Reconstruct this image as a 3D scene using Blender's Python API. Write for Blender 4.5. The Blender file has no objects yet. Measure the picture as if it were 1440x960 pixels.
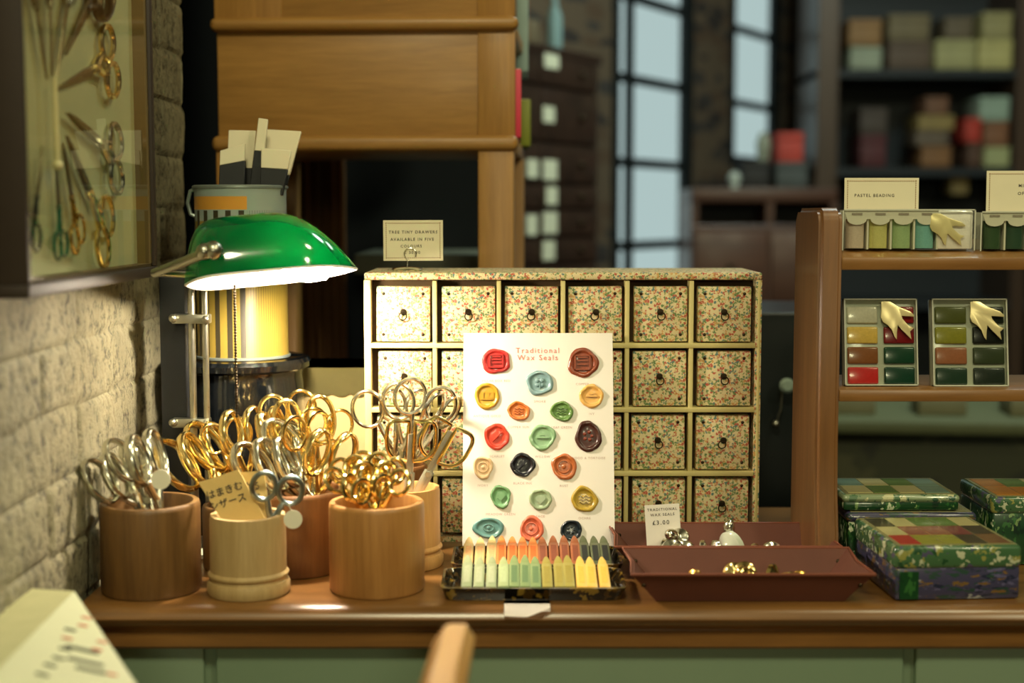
import bpy, bmesh, math, random
from mathutils import Vector, Matrix, noise
random.seed(7)
S = bpy.context.scene
COL = S.collection
PI = math.pi
# ------------------------------------------------------------------ camera
TOP = 0.80                      # counter top
EYE = TOP + 0.334
PITCH = math.radians(5.14)
F = 2000.0
cp, sp = math.cos(PITCH), math.sin(PITCH)
cam_d = bpy.data.cameras.new('camera'); cam = bpy.data.objects.new('camera', cam_d); COL.objects.link(cam)
cam.location = (0, 0, EYE); cam.rotation_euler = (PI/2 - PITCH, 0, 0)
cam_d.sensor_width = 36; cam_d.lens = 50; cam_d.clip_start = 0.02
cam_d.dof.use_dof = True; cam_d.dof.focus_distance = 1.40; cam_d.dof.aperture_fstop = 3.0
S.camera = cam
S.view_settings.view_transform = 'Standard'; S.view_settings.look = 'None'
S.view_settings.gamma = 1; S.view_settings.use_curve_mapping = False
S.view_settings.exposure = 0.0
S.cycles.use_denoising = True
S.cycles.max_bounces = 8

def ray(px, py):
    a, b = (px-720)/F, -(py-480)/F
    return Vector((a, cp + b*sp, -sp + b*cp))
def P(px, py, y):               # the point of a photograph direction at distance y
    d = ray(px, py); t = y/d.y
    return Vector((d.x*t, y, EYE + d.z*t))
def PZ(px, py, z):
    d = ray(px, py); t = (z-EYE)/d.z
    return Vector((d.x*t, d.y*t, z))
def PX(px, py, x):
    d = ray(px, py); t = x/d.x
    return Vector((x, d.y*t, EYE + d.z*t))
def PP(px, py, o, n):
    d = ray(px, py); c = Vector((0, 0, EYE)); t = (Vector(o)-c).dot(n)/d.dot(n)
    return c + d*t

# ------------------------------------------------------------------ materials
def lin(c):
    r = []
    for v in c[:3]:
        v = v/255.0
        r.append(v/12.92 if v <= 0.04045 else ((v+0.055)/1.055)**2.4)
    return (*r, 1)
def newmat(name):
    m = bpy.data.materials.new(name); m.use_nodes = True
    nt = m.node_tree; b = nt.nodes['Principled BSDF']
    return m, nt, b
def N(nt, t, **kw):
    n = nt.nodes.new(t)
    for k, v in kw.items():
        if k in n.inputs: n.inputs[k].default_value = v
        else: setattr(n, k, v)
    return n
CACHE = {}
def plain(name, c, rough=.5, metal=0, coat=0, var=.12, scale=60, bump=0):
    """a flat colour with a faint mottling"""
    if name in CACHE: return CACHE[name]
    m, nt, b = newmat(name); CACHE[name] = m
    b.inputs['Roughness'].default_value = rough; b.inputs['Metallic'].default_value = metal
    b.inputs['Coat Weight'].default_value = coat; b.inputs['Coat Roughness'].default_value = .1
    tc = N(nt, 'ShaderNodeTexCoord'); nz = N(nt, 'ShaderNodeTexNoise', Scale=scale, Detail=3.0)
    nt.links.new(tc.outputs['Object'], nz.inputs['Vector'])
    mx = N(nt, 'ShaderNodeMix', data_type='RGBA')
    l = lin(c)
    mx.inputs[6].default_value = tuple(v*(1-var) for v in l[:3]) + (1,)
    mx.inputs[7].default_value = tuple(min(1, v*(1+var)) for v in l[:3]) + (1,)
    nt.links.new(nz.outputs['Fac'], mx.inputs[0]); nt.links.new(mx.outputs[2], b.inputs['Base Color'])
    if bump:
        bp = N(nt, 'ShaderNodeBump', Strength=bump, Distance=.002)
        nt.links.new(nz.outputs['Fac'], bp.inputs['Height']); nt.links.new(bp.outputs[0], b.inputs['Normal'])
    return m
def wood(name, c1, c2, axis='Z', scale=40, rough=.4, coat=.2, stretch=12):
    if name in CACHE: return CACHE[name]
    m, nt, b = newmat(name); CACHE[name] = m
    tc = N(nt, 'ShaderNodeTexCoord'); mp = N(nt, 'ShaderNodeMapping')
    s = [scale]*3; s['XYZ'.index(axis)] = scale/stretch
    mp.inputs['Scale'].default_value = s
    nt.links.new(tc.outputs['Object'], mp.inputs['Vector'])
    nz = N(nt, 'ShaderNodeTexNoise', Scale=1.0, Detail=6.0, Roughness=.65, Distortion=.6)
    nt.links.new(mp.outputs[0], nz.inputs['Vector'])
    nf = N(nt, 'ShaderNodeTexNoise', Scale=6.0, Detail=2.0)
    nt.links.new(mp.outputs[0], nf.inputs['Vector'])
    ad = N(nt, 'ShaderNodeMath', operation='MULTIPLY_ADD'); ad.inputs[1].default_value = .35
    nt.links.new(nf.outputs['Fac'], ad.inputs[0]); nt.links.new(nz.outputs['Fac'], ad.inputs[2])
    cr = N(nt, 'ShaderNodeValToRGB'); cr.color_ramp.elements[0].position = .45; cr.color_ramp.elements[1].position = .85
    cr.color_ramp.elements[0].color = lin(c1); cr.color_ramp.elements[1].color = lin(c2)
    nt.links.new(ad.outputs[0], cr.inputs[0]); nt.links.new(cr.outputs[0], b.inputs['Base Color'])
    b.inputs['Roughness'].default_value = rough; b.inputs['Coat Weight'].default_value = coat
    b.inputs['Coat Roughness'].default_value = .25
    bp = N(nt, 'ShaderNodeBump', Strength=.15, Distance=.001)
    nt.links.new(ad.outputs[0], bp.inputs['Height']); nt.links.new(bp.outputs[0], b.inputs['Normal'])
    return m
def metal(name, c, rough=.18):
    if name in CACHE: return CACHE[name]
    m, nt, b = newmat(name); CACHE[name] = m
    b.inputs['Base Color'].default_value = lin(c); b.inputs['Metallic'].default_value = 1
    tc = N(nt, 'ShaderNodeTexCoord'); nz = N(nt, 'ShaderNodeTexNoise', Scale=90.0, Detail=3.0)
    nt.links.new(tc.outputs['Object'], nz.inputs['Vector'])
    mr = N(nt, 'ShaderNodeMapRange'); mr.inputs[3].default_value = rough*.7; mr.inputs[4].default_value = rough*1.4
    nt.links.new(nz.outputs['Fac'], mr.inputs[0]); nt.links.new(mr.outputs[0], b.inputs['Roughness'])
    return m
def glass(name, tint=(1, 1, 1), rough=.02, gl=1.0, ior=1.45):
    if name in CACHE: return CACHE[name]
    m = bpy.data.materials.new(name); m.use_nodes = True; CACHE[name] = m
    nt = m.node_tree; nt.nodes.remove(nt.nodes['Principled BSDF']); out = nt.nodes['Material Output']
    t = N(nt, 'ShaderNodeBsdfTransparent'); t.inputs[0].default_value = (*tint, 1)
    g = N(nt, 'ShaderNodeBsdfGlossy', Roughness=rough); g.inputs[0].default_value = (gl, gl, gl, 1)
    fr = N(nt, 'ShaderNodeFresnel', IOR=ior); mx = N(nt, 'ShaderNodeMixShader')
    ge = N(nt, 'ShaderNodeNewGeometry'); inv = N(nt, 'ShaderNodeMath', operation='SUBTRACT'); inv.inputs[0].default_value = 1.0; mu = N(nt, 'ShaderNodeMath', operation='MULTIPLY')
    nt.links.new(ge.outputs['Backfacing'], inv.inputs[1]); nt.links.new(inv.outputs[0], mu.inputs[0]); nt.links.new(fr.outputs[0], mu.inputs[1])
    nt.links.new(mu.outputs[0], mx.inputs[0]); nt.links.new(t.outputs[0], mx.inputs[1]); nt.links.new(g.outputs[0], mx.inputs[2])
    nt.links.new(mx.outputs[0], out.inputs[0])
    return m
def emit(name, c, s):
    if name in CACHE: return CACHE[name]
    m = bpy.data.materials.new(name); m.use_nodes = True; CACHE[name] = m
    nt = m.node_tree; nt.nodes.remove(nt.nodes['Principled BSDF'])
    e = N(nt, 'ShaderNodeEmission', Strength=s); e.inputs[0].default_value = (*c, 1)
    nt.links.new(e.outputs[0], nt.nodes['Material Output'].inputs[0])
    return m
def specks(name, base, cols, scale=150, rough=.6, distort=.5, coat=0, stretch=(1, 1, 1)):
    """a print of small irregular spots; cols = [(share, colour), ...] of the remainder over the base"""
    if name in CACHE: return CACHE[name]
    m, nt, b = newmat(name); CACHE[name] = m
    tc = N(nt, 'ShaderNodeTexCoord'); mp = N(nt, 'ShaderNodeMapping'); mp.inputs['Scale'].default_value = stretch
    nt.links.new(tc.outputs['Object'], mp.inputs['Vector'])
    nz = N(nt, 'ShaderNodeTexNoise', Scale=scale*1.2, Detail=2.0)
    nt.links.new(mp.outputs[0], nz.inputs['Vector'])
    va = N(nt, 'ShaderNodeVectorMath', operation='SCALE'); va.inputs['Scale'].default_value = distort*2.2/scale
    nt.links.new(nz.outputs['Color'], va.inputs[0])
    vb = N(nt, 'ShaderNodeVectorMath', operation='ADD')
    nt.links.new(mp.outputs[0], vb.inputs[0]); nt.links.new(va.outputs[0], vb.inputs[1])
    vo = N(nt, 'ShaderNodeTexVoronoi', Scale=float(scale))
    nt.links.new(vb.outputs[0], vo.inputs['Vector'])
    sx = N(nt, 'ShaderNodeSeparateColor'); nt.links.new(vo.outputs['Color'], sx.inputs[0])
    cr = N(nt, 'ShaderNodeValToRGB'); cr.color_ramp.interpolation = 'CONSTANT'
    e = cr.color_ramp.elements
    e[0].position = 0; e[0].color = lin(base)
    pos = 1 - sum(s for s, _ in cols)
    e[1].position = pos; e[1].color = lin(cols[0][1]); pos += cols[0][0]
    for s_, c_ in cols[1:]:
        q = e.new(min(.999, pos)); q.color = lin(c_); pos += s_
    nt.links.new(sx.outputs[0], cr.inputs[0])
    # spots do not fill their whole cell
    lt = N(nt, 'ShaderNodeMath', operation='LESS_THAN'); lt.inputs[1].default_value = .62
    nt.links.new(vo.outputs['Distance'], lt.inputs[0])
    mx = N(nt, 'ShaderNodeMix', data_type='RGBA'); mx.inputs[6].default_value = lin(base)
    nt.links.new(lt.outputs[0], mx.inputs[0]); nt.links.new(cr.outputs[0], mx.inputs[7])
    nt.links.new(mx.outputs[2], b.inputs['Base Color'])
    b.inputs['Roughness'].default_value = rough; b.inputs['Coat Weight'].default_value = coat
    return m

# ------------------------------------------------------------------ mesh helpers
W = {}                                            # world matrices of parents
def box(bm, a, b, bev=0, seg=2):
    a = Vector(a); b = Vector(b)
    r = bmesh.ops.create_cube(bm, size=1)['verts']
    for v in r: v.co = Vector(((a[i]+b[i])/2 + v.co[i]*abs(b[i]-a[i]) for i in range(3)))
    if bev:
        ed = list({e for v in r for e in v.link_edges})
        bmesh.ops.bevel(bm, geom=ed, offset=bev, segments=seg, profile=.5, affect='EDGES')
def xbox(bm, size, mtx, bev=0, seg=2):
    t = bmesh.new(); box(t, (-size[0]/2, -size[1]/2, -size[2]/2), (size[0]/2, size[1]/2, size[2]/2), bev, seg)
    t.transform(mtx); merge(bm, t)
def merge(bm, t):
    me = bpy.data.meshes.new('tmp'); t.to_mesh(me); t.free(); bm.from_mesh(me); bpy.data.meshes.remove(me)
def lathe(bm, prof, seg=40, mtx=None, wob=None):
    t = bmesh.new(); rings = []
    for r, z in prof:
        if r < 1e-6: rings.append([t.verts.new((0, 0, z))])
        else: rings.append([t.verts.new((r*math.cos(2*PI*i/seg), r*math.sin(2*PI*i/seg), z)) for i in range(seg)])
    for A, B in zip(rings, rings[1:]):
        for i in range(seg):
            j = (i+1) % seg
            if len(A) == 1 and len(B) == 1: continue
            if len(A) == 1: t.faces.new((A[0], B[j], B[i]))
            elif len(B) == 1: t.faces.new((A[i], A[j], B[0]))
            else: t.faces.new((A[i], A[j], B[j], B[i]))
    bmesh.ops.recalc_face_normals(t, faces=t.faces)
    if mtx: t.transform(mtx)
    merge(bm, t)
def tube(bm, pts, r, seg=8, closed=False, flat=1.0, flat_axis=None):
    """a tube through pts; r a number or one radius per point; flat squashes it along flat_axis"""
    t = bmesh.new(); n = len(pts); pts = [Vector(p) for p in pts]
    rs = r if isinstance(r, (list, tuple)) else [r]*n
    up = None; rings = []
    for i, p in enumerate(pts):
        if closed: d = pts[(i+1) % n]-pts[i-1]
        else: d = pts[min(i+1, n-1)]-pts[max(i-1, 0)]
        d.normalize()
        if up is None:
            up = Vector((0, 0, 1)) if abs(d.z) < .9 else Vector((1, 0, 0))
            if flat_axis is not None: up = Vector(flat_axis)
        u = (up-d*up.dot(d)).normalized(); v = d.cross(u); up = u
        rings.append([t.verts.new(p + u*math.cos(2*PI*k/seg)*rs[i]*flat + v*math.sin(2*PI*k/seg)*rs[i]) for k in range(seg)])
    m = n if closed else n-1
    for i in range(m):
        A, B = rings[i], rings[(i+1) % n]
        for k in range(seg): t.faces.new((A[k], A[(k+1) % seg], B[(k+1) % seg], B[k]))
    if not closed:
        t.faces.new(rings[0][::-1]); t.faces.new(rings[-1])
    bmesh.ops.recalc_face_normals(t, faces=t.faces)
    merge(bm, t)
def prism(bm, poly, depth, mtx=None, bev=0):
    """outline in XZ extruded along +Y by depth"""
    t = bmesh.new()
    f = t.faces.new([t.verts.new((x, 0, z)) for x, z in poly])
    r = bmesh.ops.extrude_face_region(t, geom=[f])
    for v in r['geom']:
        if isinstance(v, bmesh.types.BMVert): v.co.y += depth
    bmesh.ops.recalc_face_normals(t, faces=t.faces)
    if bev: bmesh.ops.bevel(t, geom=list(t.edges), offset=bev, segments=2, profile=.5, affect='EDGES')
    if mtx: t.transform(mtx)
    merge(bm, t)
def ball(bm, c, r, u=14, v=9, sc=(1, 1, 1)):
    t = bmesh.new(); bmesh.ops.create_uvsphere(t, u_segments=u, v_segments=v, radius=r)
    t.transform(Matrix.Translation(c) @ Matrix.Diagonal((*sc, 1))); merge(bm, t)
def B(): return bmesh.new()
def obj(name, bm, mat, parent=None, local=False, smooth=True, label=None, mats=None, at=None):
    """links bm as ONE mesh object; world coordinates unless local"""
    if parent is not None and not local: bm.transform(W[parent.name].inverted())
    loc = Vector((0, 0, 0))
    if parent is None:
        if at is not None: loc = Vector(at)
        else:
            xs = [v.co for v in bm.verts]
            loc = Vector(((min(c.x for c in xs)+max(c.x for c in xs))/2, (min(c.y for c in xs)+max(c.y for c in xs))/2, min(c.z for c in xs)))
        bm.transform(Matrix.Translation(-loc))
    me = bpy.data.meshes.new(name); bm.to_mesh(me); bm.free()
    for m in (mats or [mat]): me.materials.append(m)
    o = bpy.data.objects.new(name, me); COL.objects.link(o); o.location = loc
    if parent is not None: o.parent = parent; W[o.name] = W[parent.name].copy()
    else: W[o.name] = Matrix.Translation(loc)
    if smooth:
        for p in me.polygons: p.use_smooth = True
        try: me.set_sharp_from_angle(angle=math.radians(38))
        except Exception: pass
    if label: o['label'] = label
    return o
def tag(o, label, cat, group=None):
    o['label'] = label; o['category'] = cat
    if group: o['group'] = group
    return o
def thing(name, label, cat, loc, group=None, mtx=None):
    o = bpy.data.objects.new(name, None); COL.objects.link(o); o.empty_display_size = .02
    m = Matrix.Translation(Vector(loc)) if mtx is None else mtx
    o.matrix_world = m; o.location = m.to_translation(); o.rotation_euler = m.to_euler(); W[o.name] = m.copy()
    return tag(o, label, cat, group)
def struct(name, bm, mat, parent=None, **k):
    o = obj(name, bm, mat, parent, **k)
    if parent is None: o['kind'] = 'structure'
    return o
def text_bm(s, size, spacing=1.15, offset=.0, align='CENTER'):
    c = bpy.data.curves.new('t', 'FONT'); c.body = s; c.size = size; c.align_x = align; c.align_y = 'CENTER'
    c.space_character = spacing; c.offset = offset; c.resolution_u = 2
    o = bpy.data.objects.new('t', c); COL.objects.link(o)
    dg = bpy.context.evaluated_depsgraph_get(); me = bpy.data.meshes.new_from_object(o.evaluated_get(dg))
    bm = bmesh.new(); bm.from_mesh(me); bpy.data.meshes.remove(me); bpy.data.objects.remove(o); bpy.data.curves.remove(c)
    bm.transform(Matrix.Rotation(PI/2, 4, 'X'))            # reads along +X, up +Z, facing -Y
    return bm
def frame_mtx(o, xa, za):
    """matrix with local X along xa, local Z along za; local -Y faces the viewer"""
    xa = Vector(xa).normalized(); za = Vector(za).normalized(); ya = za.cross(xa).normalized(); za = xa.cross(ya)
    m = Matrix((xa, ya, za)).transposed().to_4x4(); m.translation = Vector(o)
    return m

# common materials
GOLD = metal('gold_metal', (250, 224, 152), .17)
BRASS = metal('brass_metal', (214, 170, 84), .25)
SILVER = metal('silver_metal', (222, 220, 204), .2)
BLADE = metal('satin_blade', (226, 224, 210), .42)
STEEL = metal('brushed_steel', (178, 176, 160), .3)
DARKMETAL = metal('dark_metal', (70, 60, 46), .35)
BLACKGLOSS = plain('black_glaze', (10, 13, 15), .12, coat=.6)
BLACKMATTE = plain('black_matte', (16, 19, 22), .6)
PAPER = plain('white_card', (238, 232, 222), .75, var=.02)
CREAM = plain('cream_card', (232, 222, 190), .75, var=.03)
INK = plain('dark_ink', (70, 62, 56), .7)
FAINT = plain('faint_ink', (188, 160, 150), .8)
REDINK = plain('red_ink', (208, 118, 108), .8)

# ================================================================== SETTING
WX = -.375                                     # left brick wall plane
WEND = 1.64
# floor, ceiling, walls
bm = B(); box(bm, (-2.5, -2.5, -.05), (3.2, 6.2, 0)); struct('floor', bm, wood('floor_boards', (52, 36, 26), (84, 60, 42), 'Y', 8), smooth=False)
bm = B(); box(bm, (-2.5, -2.5, 2.75), (3.2, 6.2, 2.8)); struct('ceiling', bm, plain('ceiling_paint', (120, 112, 92), .9), smooth=False)
DARKWALL = plain('dark_plaster', (60, 62, 60), .9, var=.25, scale=6)
bm = B(); box(bm, (-2.5, 6.1, 0), (3.2, 6.2, 2.75)); struct('wall_back', bm, DARKWALL, smooth=False)
bm = B(); box(bm, (3.1, -2.5, 0), (3.2, 6.1, 2.75)); struct('wall_right', bm, DARKWALL, smooth=False)
bm = B(); box(bm, (-2.5, -2.5, 0), (3.1, -2.4, 2.75)); struct('wall_front', bm, plain('front_plaster', (150, 138, 110), .9), smooth=False)

# brick wall on the left, with real relief
def brick_mat():
    m, nt, b = newmat('painted_brick')
    tc = N(nt, 'ShaderNodeTexCoord')
    n1 = N(nt, 'ShaderNodeTexNoise', Scale=9.0, Detail=6.0, Roughness=.7)
    n2 = N(nt, 'ShaderNodeTexNoise', Scale=95.0, Detail=4.0, Roughness=.7)
    n3 = N(nt, 'ShaderNodeTexVoronoi', Scale=70.0)
    for n in (n1, n2, n3): nt.links.new(tc.outputs['Object'], n.inputs['Vector'])
    cr = N(nt, 'ShaderNodeValToRGB'); cr.color_ramp.elements[0].position = .3; cr.color_ramp.elements[1].position = .7
    cr.color_ramp.elements[0].color = lin((104, 100, 78)); cr.color_ramp.elements[1].color = lin((152, 146, 116))
    nt.links.new(n1.outputs['Fac'], cr.inputs[0])
    c2 = N(nt, 'ShaderNodeValToRGB'); c2.color_ramp.elements[0].position = .34; c2.color_ramp.elements[1].position = .5
    c2.color_ramp.elements[0].color = (.10, .09, .08, 1); c2.color_ramp.elements[1].color = (1, 1, 1, 1)
    nt.links.new(n2.outputs['Fac'], c2.inputs[0])
    mx = N(nt, 'ShaderNodeMix', data_type='RGBA', blend_type='MULTIPLY'); mx.inputs[0].default_value = .8
    nt.links.new(cr.outputs[0], mx.inputs[6]); nt.links.new(c2.outputs[0], mx.inputs[7])
    nt.links.new(mx.outputs[2], b.inputs['Base Color']); b.inputs['Roughness'].default_value = .85
    bp = N(nt, 'ShaderNodeBump', Strength=.9, Distance=.004)
    nt.links.new(n2.outputs['Fac'], bp.inputs['Height'])
    nt.links.new(bp.outputs[0], b.inputs['Normal'])
    return m
BRICK = brick_mat()
def smooth01(a, b, x):
    t = max(0, min(1, (x-a)/(b-a))); return t*t*(3-2*t)
bm = B()
ys = [-2.4, -1, 0, .4] + [.6 + .004*i for i in range(261)]
zs = [0, .4, .6] + [.70 + .004*i for i in range(226)] + [1.8, 2.75]
CH, BL = .057, .205
def relief(y, z):
    row = math.floor(z/CH); off = .5*BL*(row % 2) + .02*noise.noise((row*3.1, 0, 5))
    wy = y + .006*noise.noise((y*9, z*9, 1)); wz = z + .005*noise.noise((y*8, z*11, 4))
    row = math.floor(wz/CH); off = .5*BL*(row % 2) + .03*noise.noise((row*3.1, 0, 5))
    fz = wz/CH-row; fy = ((wy+off)/BL) % 1
    e = min(smooth01(0, .09, fz)*smooth01(0, .09, 1-fz), smooth01(0, .028, fy)*smooth01(0, .028, 1-fy))
    n = noise.noise((y*28, z*28, 2))*.35 + noise.noise((y*70, z*70, 9))*.22
    b_ = noise.noise((row*7.7, math.floor((wy+off)/BL)*3.3, 0))*.003
    return WX - .003 + e*(.003 + b_*.6) + n*.0024
grid = [[bm.verts.new((relief(y, z), y + (.004*noise.noise((z*40, 0, 3)) if j == len(ys)-1 else 0), z)) for z in zs] for j, y in enumerate(ys)]
for i in range(len(ys)-1):
    for j in range(len(zs)-1): bm.faces.new((grid[i][j], grid[i][j+1], grid[i+1][j+1], grid[i+1][j]))
# end face and back
end = [bm.verts.new((WX-.14, WEND, z)) for z in zs]
for j in range(len(zs)-1): bm.faces.new((grid[-1][j], grid[-1][j+1], end[j+1], end[j]))
bmesh.ops.recalc_face_normals(bm, faces=bm.faces)
struct('wall_left', bm, BRICK)
bm = B(); box(bm, (-2.5, -2.4, 0), (-2.4, 6.1, 2.75)); struct('wall_left_beyond', bm, DARKWALL, smooth=False)

# angled window wall behind: line X = .588 y - 2.056, running away to the right
WD = Vector((.507, .862, 0)); WN = Vector((.862, -.507, 0))       # along the wall, out of the wall
WO = Vector((.296, 4.0, 0))
def on_wall(px, off=0):
    p = PP(px, 300, WO + WN*off, WN); return (p-WO).dot(WD)
def wall_box(bm, s0, s1, o0, o1, z0, z1, bev=0):
    m = frame_mtx(WO, WD, (0, 0, 1))                                # local x along, -y out of the wall
    t = bmesh.new(); box(t, (s0, -o1, z0), (s1, -o0, z1), bev); t.transform(m); merge(bm, t)
s1a, s1b = on_wall(866), on_wall(957)
s2a, s2b = on_wall(1028), on_wall(1080)
zb1, zb2 = .55, P(1050, 226, 4.9).z
DBRICK = specks('dark_old_brick', (92, 78, 60), [(.2, (48, 42, 38)), (.2, (84, 66, 48)), (.15, (56, 52, 48))], 9, .9, .3, stretch=(1, 1, 3))
bm = B()
wall_box(bm, -1.6, s1a, -.12, 0, 0, 2.75); wall_box(bm, s1b, s2a, -.12, 0, 0, 2.75); wall_box(bm, s2b, 2.3, -.12, 0, 0, 2.75)
wall_box(bm, s1a, s1b, -.12, 0, 0, zb1); wall_box(bm, s1a, s1b, -.12, 0, 2.4, 2.75)
wall_box(bm, s2a, s2b, -.12, 0, 0, zb2); wall_box(bm, s2a, s2b, -.12, 0, 2.4, 2.75)
struct('wall_rear_angled', bm, DBRICK, smooth=False)
FRAME = plain('window_frame_black', (18, 26, 28), .5)
PANE = emit('frosted_daylight_pane', (.42, .55, .54), 1.0)
def window(name, a, b, z0, z1, mull, muntins):
    bm = B(); w = .018
    wall_box(bm, a-.03, a+.004, -.02, .008, z0, z1); wall_box(bm, b-.004, b+.07, -.02, .008, z0, z1)
    wall_box(bm, a, b, -.02, .008, z0-.03, z0+.012); wall_box(bm, a, b, -.02, .008, z1-.03, z1)
    if mull: wall_box(bm, mull-.017, mull+.017, -.02, .006, z0, z1)
    for z in muntins: wall_box(bm, a, b, -.02, .004, z-.013, z+.013)
    o = struct(name, bm, FRAME, smooth=False)
    bm = B(); wall_box(bm, a, b, -.014, -.008, z0, z1); obj('pane', bm, PANE, o, smooth=False)
s885 = on_wall(884)
zm = [P(918, y, WO.y + WD.y*on_wall(918)).z for y in (6, 117, 231, 344)]
window('window_1', s1a, s1b, zb1, 2.4, s885, zm + [2*zm[0]-zm[1], zm[3]-(zm[2]-zm[3])])
zm = [P(1052, y, WO.y + WD.y*on_wall(1052)).z for y in (46, 148)]
window('window_2', s2a, s2b, zb2, 2.4, None, zm + [2*zm[0]-zm[1]])

# ================================================================== COUNTER
CF = 1.185                                      # front of the worktop
CWOOD = wood('counter_wood', (104, 70, 34), (140, 98, 50), 'X', 26, .28, .5)
c = thing('shop_counter', 'long honey-brown wooden counter with rounded front edge over a sage green front', 'counter', (.3, 1.4, 0))
bm = B()
prof = [(CF+.05, TOP), (CF+.016, TOP), (CF+.008, TOP-.0015), (CF+.002, TOP-.006), (CF, TOP-.0105), (CF+.002, TOP-.0145), (CF+.008, TOP-.0185), (CF+.013, TOP-.022), (CF+.014, TOP-.0235), (CF+.012, TOP-.025), (CF+.012, TOP-.0375), (CF+.014, TOP-.040), (CF+.05, TOP-.040)]
x0, x1 = WX+.004, 1.3
A = [bm.verts.new((x0, y, z)) for y, z in prof + [(1.60, TOP-.04), (1.60, TOP)]]
Bv = [bm.verts.new((x1, v.co.y, v.co.z)) for v in A]
n = len(A)
for i in range(n): bm.faces.new((A[i], A[(i+1) % n], Bv[(i+1) % n], Bv[i]))
bm.faces.new(A); bm.faces.new(Bv[::-1]); bmesh.ops.recalc_face_normals(bm, faces=bm.faces)
obj('worktop', bm, CWOOD, c)
SAGE = plain('sage_paint', (116, 138, 112), .55, var=.06, scale=12)
bm = B(); box(bm, (x0, CF+.030, .0), (x1, CF+.05, TOP-.041))
obj('front_panel', bm, SAGE, c, smooth=False)
bm = B()
xs = PP(312, 940, (0, CF+.05, 0), Vector((0, 1, 0))).x
for a, b in ((x0, xs-.01), (xs, xs+.6), (xs+.61, x1)): box(bm, (a, CF+.024, .1), (b, CF+.031, TOP-.0405), .003)
obj('panel_board', bm, SAGE, c)
for x in (x0+.01, x1-.05):
    bm = B(); box(bm, (x, 1.5, 0), (x+.04, 1.55, TOP-.041)); obj('rear_support', bm, CWOOD, c, smooth=False)

# narrow side ledge along the brick wall
bm = B(); box(bm, (WX+.006, .35, TOP-.05), (-.325, 1.10, TOP-.015), .004)
t = thing('side_ledge', 'narrow wooden ledge running along the brick wall under the printed leaflet', 'ledge', (-.33, .8, 0))
obj('ledge_board', bm, CWOOD, t)
bm = B(); box(bm, (WX+.01, .4, 0), (-.345, 1.05, TOP-.05)); obj('ledge_support', bm, SAGE, t, smooth=False)

# ================================================================== DRAWER CABINET
FLORAL = specks('floral_print', (222, 206, 160), [(.17, (186, 88, 66)), (.16, (104, 132, 80)), (.1, (92, 124, 120)), (.1, (206, 158, 92)), (.08, (148, 156, 92))], 430, .65, .9)
EDGE = plain('cream_paper_edge', (206, 192, 128), .6, var=.06)
INNER = plain('cabinet_inside', (70, 52, 26), .9)
cy0, cy1 = 1.43, 1.55
pTL = P(512, 384, cy0); pTR = P(1072, 384, cy0)
CX0, CX1 = pTL.x, pTR.x; CZ1 = P(600, 383, cy0).z; CZ0 = TOP
cab = thing('drawer_cabinet', 'small floral paper covered cabinet of twenty-four ring-pull drawers on the counter', 'cabinet', ((CX0+CX1)/2, (cy0+cy1)/2, TOP))
bm = B(); w = .006
box(bm, (CX0, cy0-.001, CZ1-.0075), (CX1, cy1, CZ1), .002)
box(bm, (CX0, cy0, CZ0), (CX0+w, cy1, CZ1-.0075)); box(bm, (CX1-w, cy0, CZ0), (CX1, cy1, CZ1-.0075))
box(bm, (CX0+w, cy1-.004, CZ0), (CX1-w, cy1, CZ1-.0075))
box(bm, (CX0+w, cy0, CZ0), (CX1-w, cy1, CZ0+.005))
obj('cabinet_body', bm, FLORAL, cab)
bm = B(); box(bm, (CX0+w, cy0+.02, CZ0+.005), (CX1-w, cy1-.005, CZ1-.008)); obj('cabinet_interior', bm, INNER, cab, smooth=False)
ix0, ix1, iz0, iz1 = CX0+w, CX1-w, CZ0+.005, CZ1-.0085
cw, chh = (ix1-ix0)/6, (iz1-iz0)/4
bm = B()
for i in range(1, 6):
    x = ix0+cw*i; box(bm, (x-.0022, cy0-.0005, iz0), (x+.0022, cy0+.02, iz1), .0006)
for j in range(1, 4):
    z = iz0+chh*j; box(bm, (ix0, cy0-.0012, z-.0024), (ix1, cy0+.02, z+.0024), .0006)
box(bm, (CX0-.0005, cy0-.0012, iz0), (CX0+w+.0005, cy0+.01, iz1+.001), .0008)
box(bm, (CX1-w+.002, cy0-.0006, iz0), (CX1-.001, cy0+.01, iz1+.001), .0008)
obj('divider_grid', bm, EDGE, cab)
def make_drawer():
    bm = B(); a, b = cw-.0108, chh-.0095
    box(bm, (-a/2, 0, -b/2), (a/2, .014, b/2), .0012)
    d = obj('drawer', bm, FLORAL, cab, local=True)
    for sx in (-1, 1):
        for sz in (-1, 1):
            bm = B(); ball(bm, (sx*a*.37, -.0002, sz*b*.37), .0017, 8, 6, (1, .6, 1)); obj('drawer_nail', bm, DARKMETAL, d, local=True)
    bm = B(); lathe(bm, [(0, -.0042), (.0018, -.0038), (.0026, -.0025), (.0030, -.0008), (.0034, .0004), (0, .0006)], 14, Matrix.Rotation(-PI/2, 4, 'X') @ Matrix.Scale(-1, 4, (0, 0, 1)))
    bm.transform(Matrix.Translation((0, 0, .0022)))
    tube(bm, [(.0038*math.cos(k*PI/8), -.0036 - .0006*math.sin(k*PI/8), -.0020 + .0040*math.sin(k*PI/8)) for k in range(16)], .00065, 6, True)
    obj('ring_pull', bm, DARKMETAL, d, local=True)
    return d
d0 = make_drawer(); dk = list(d0.children)
rngd = random.Random(3)
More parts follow.
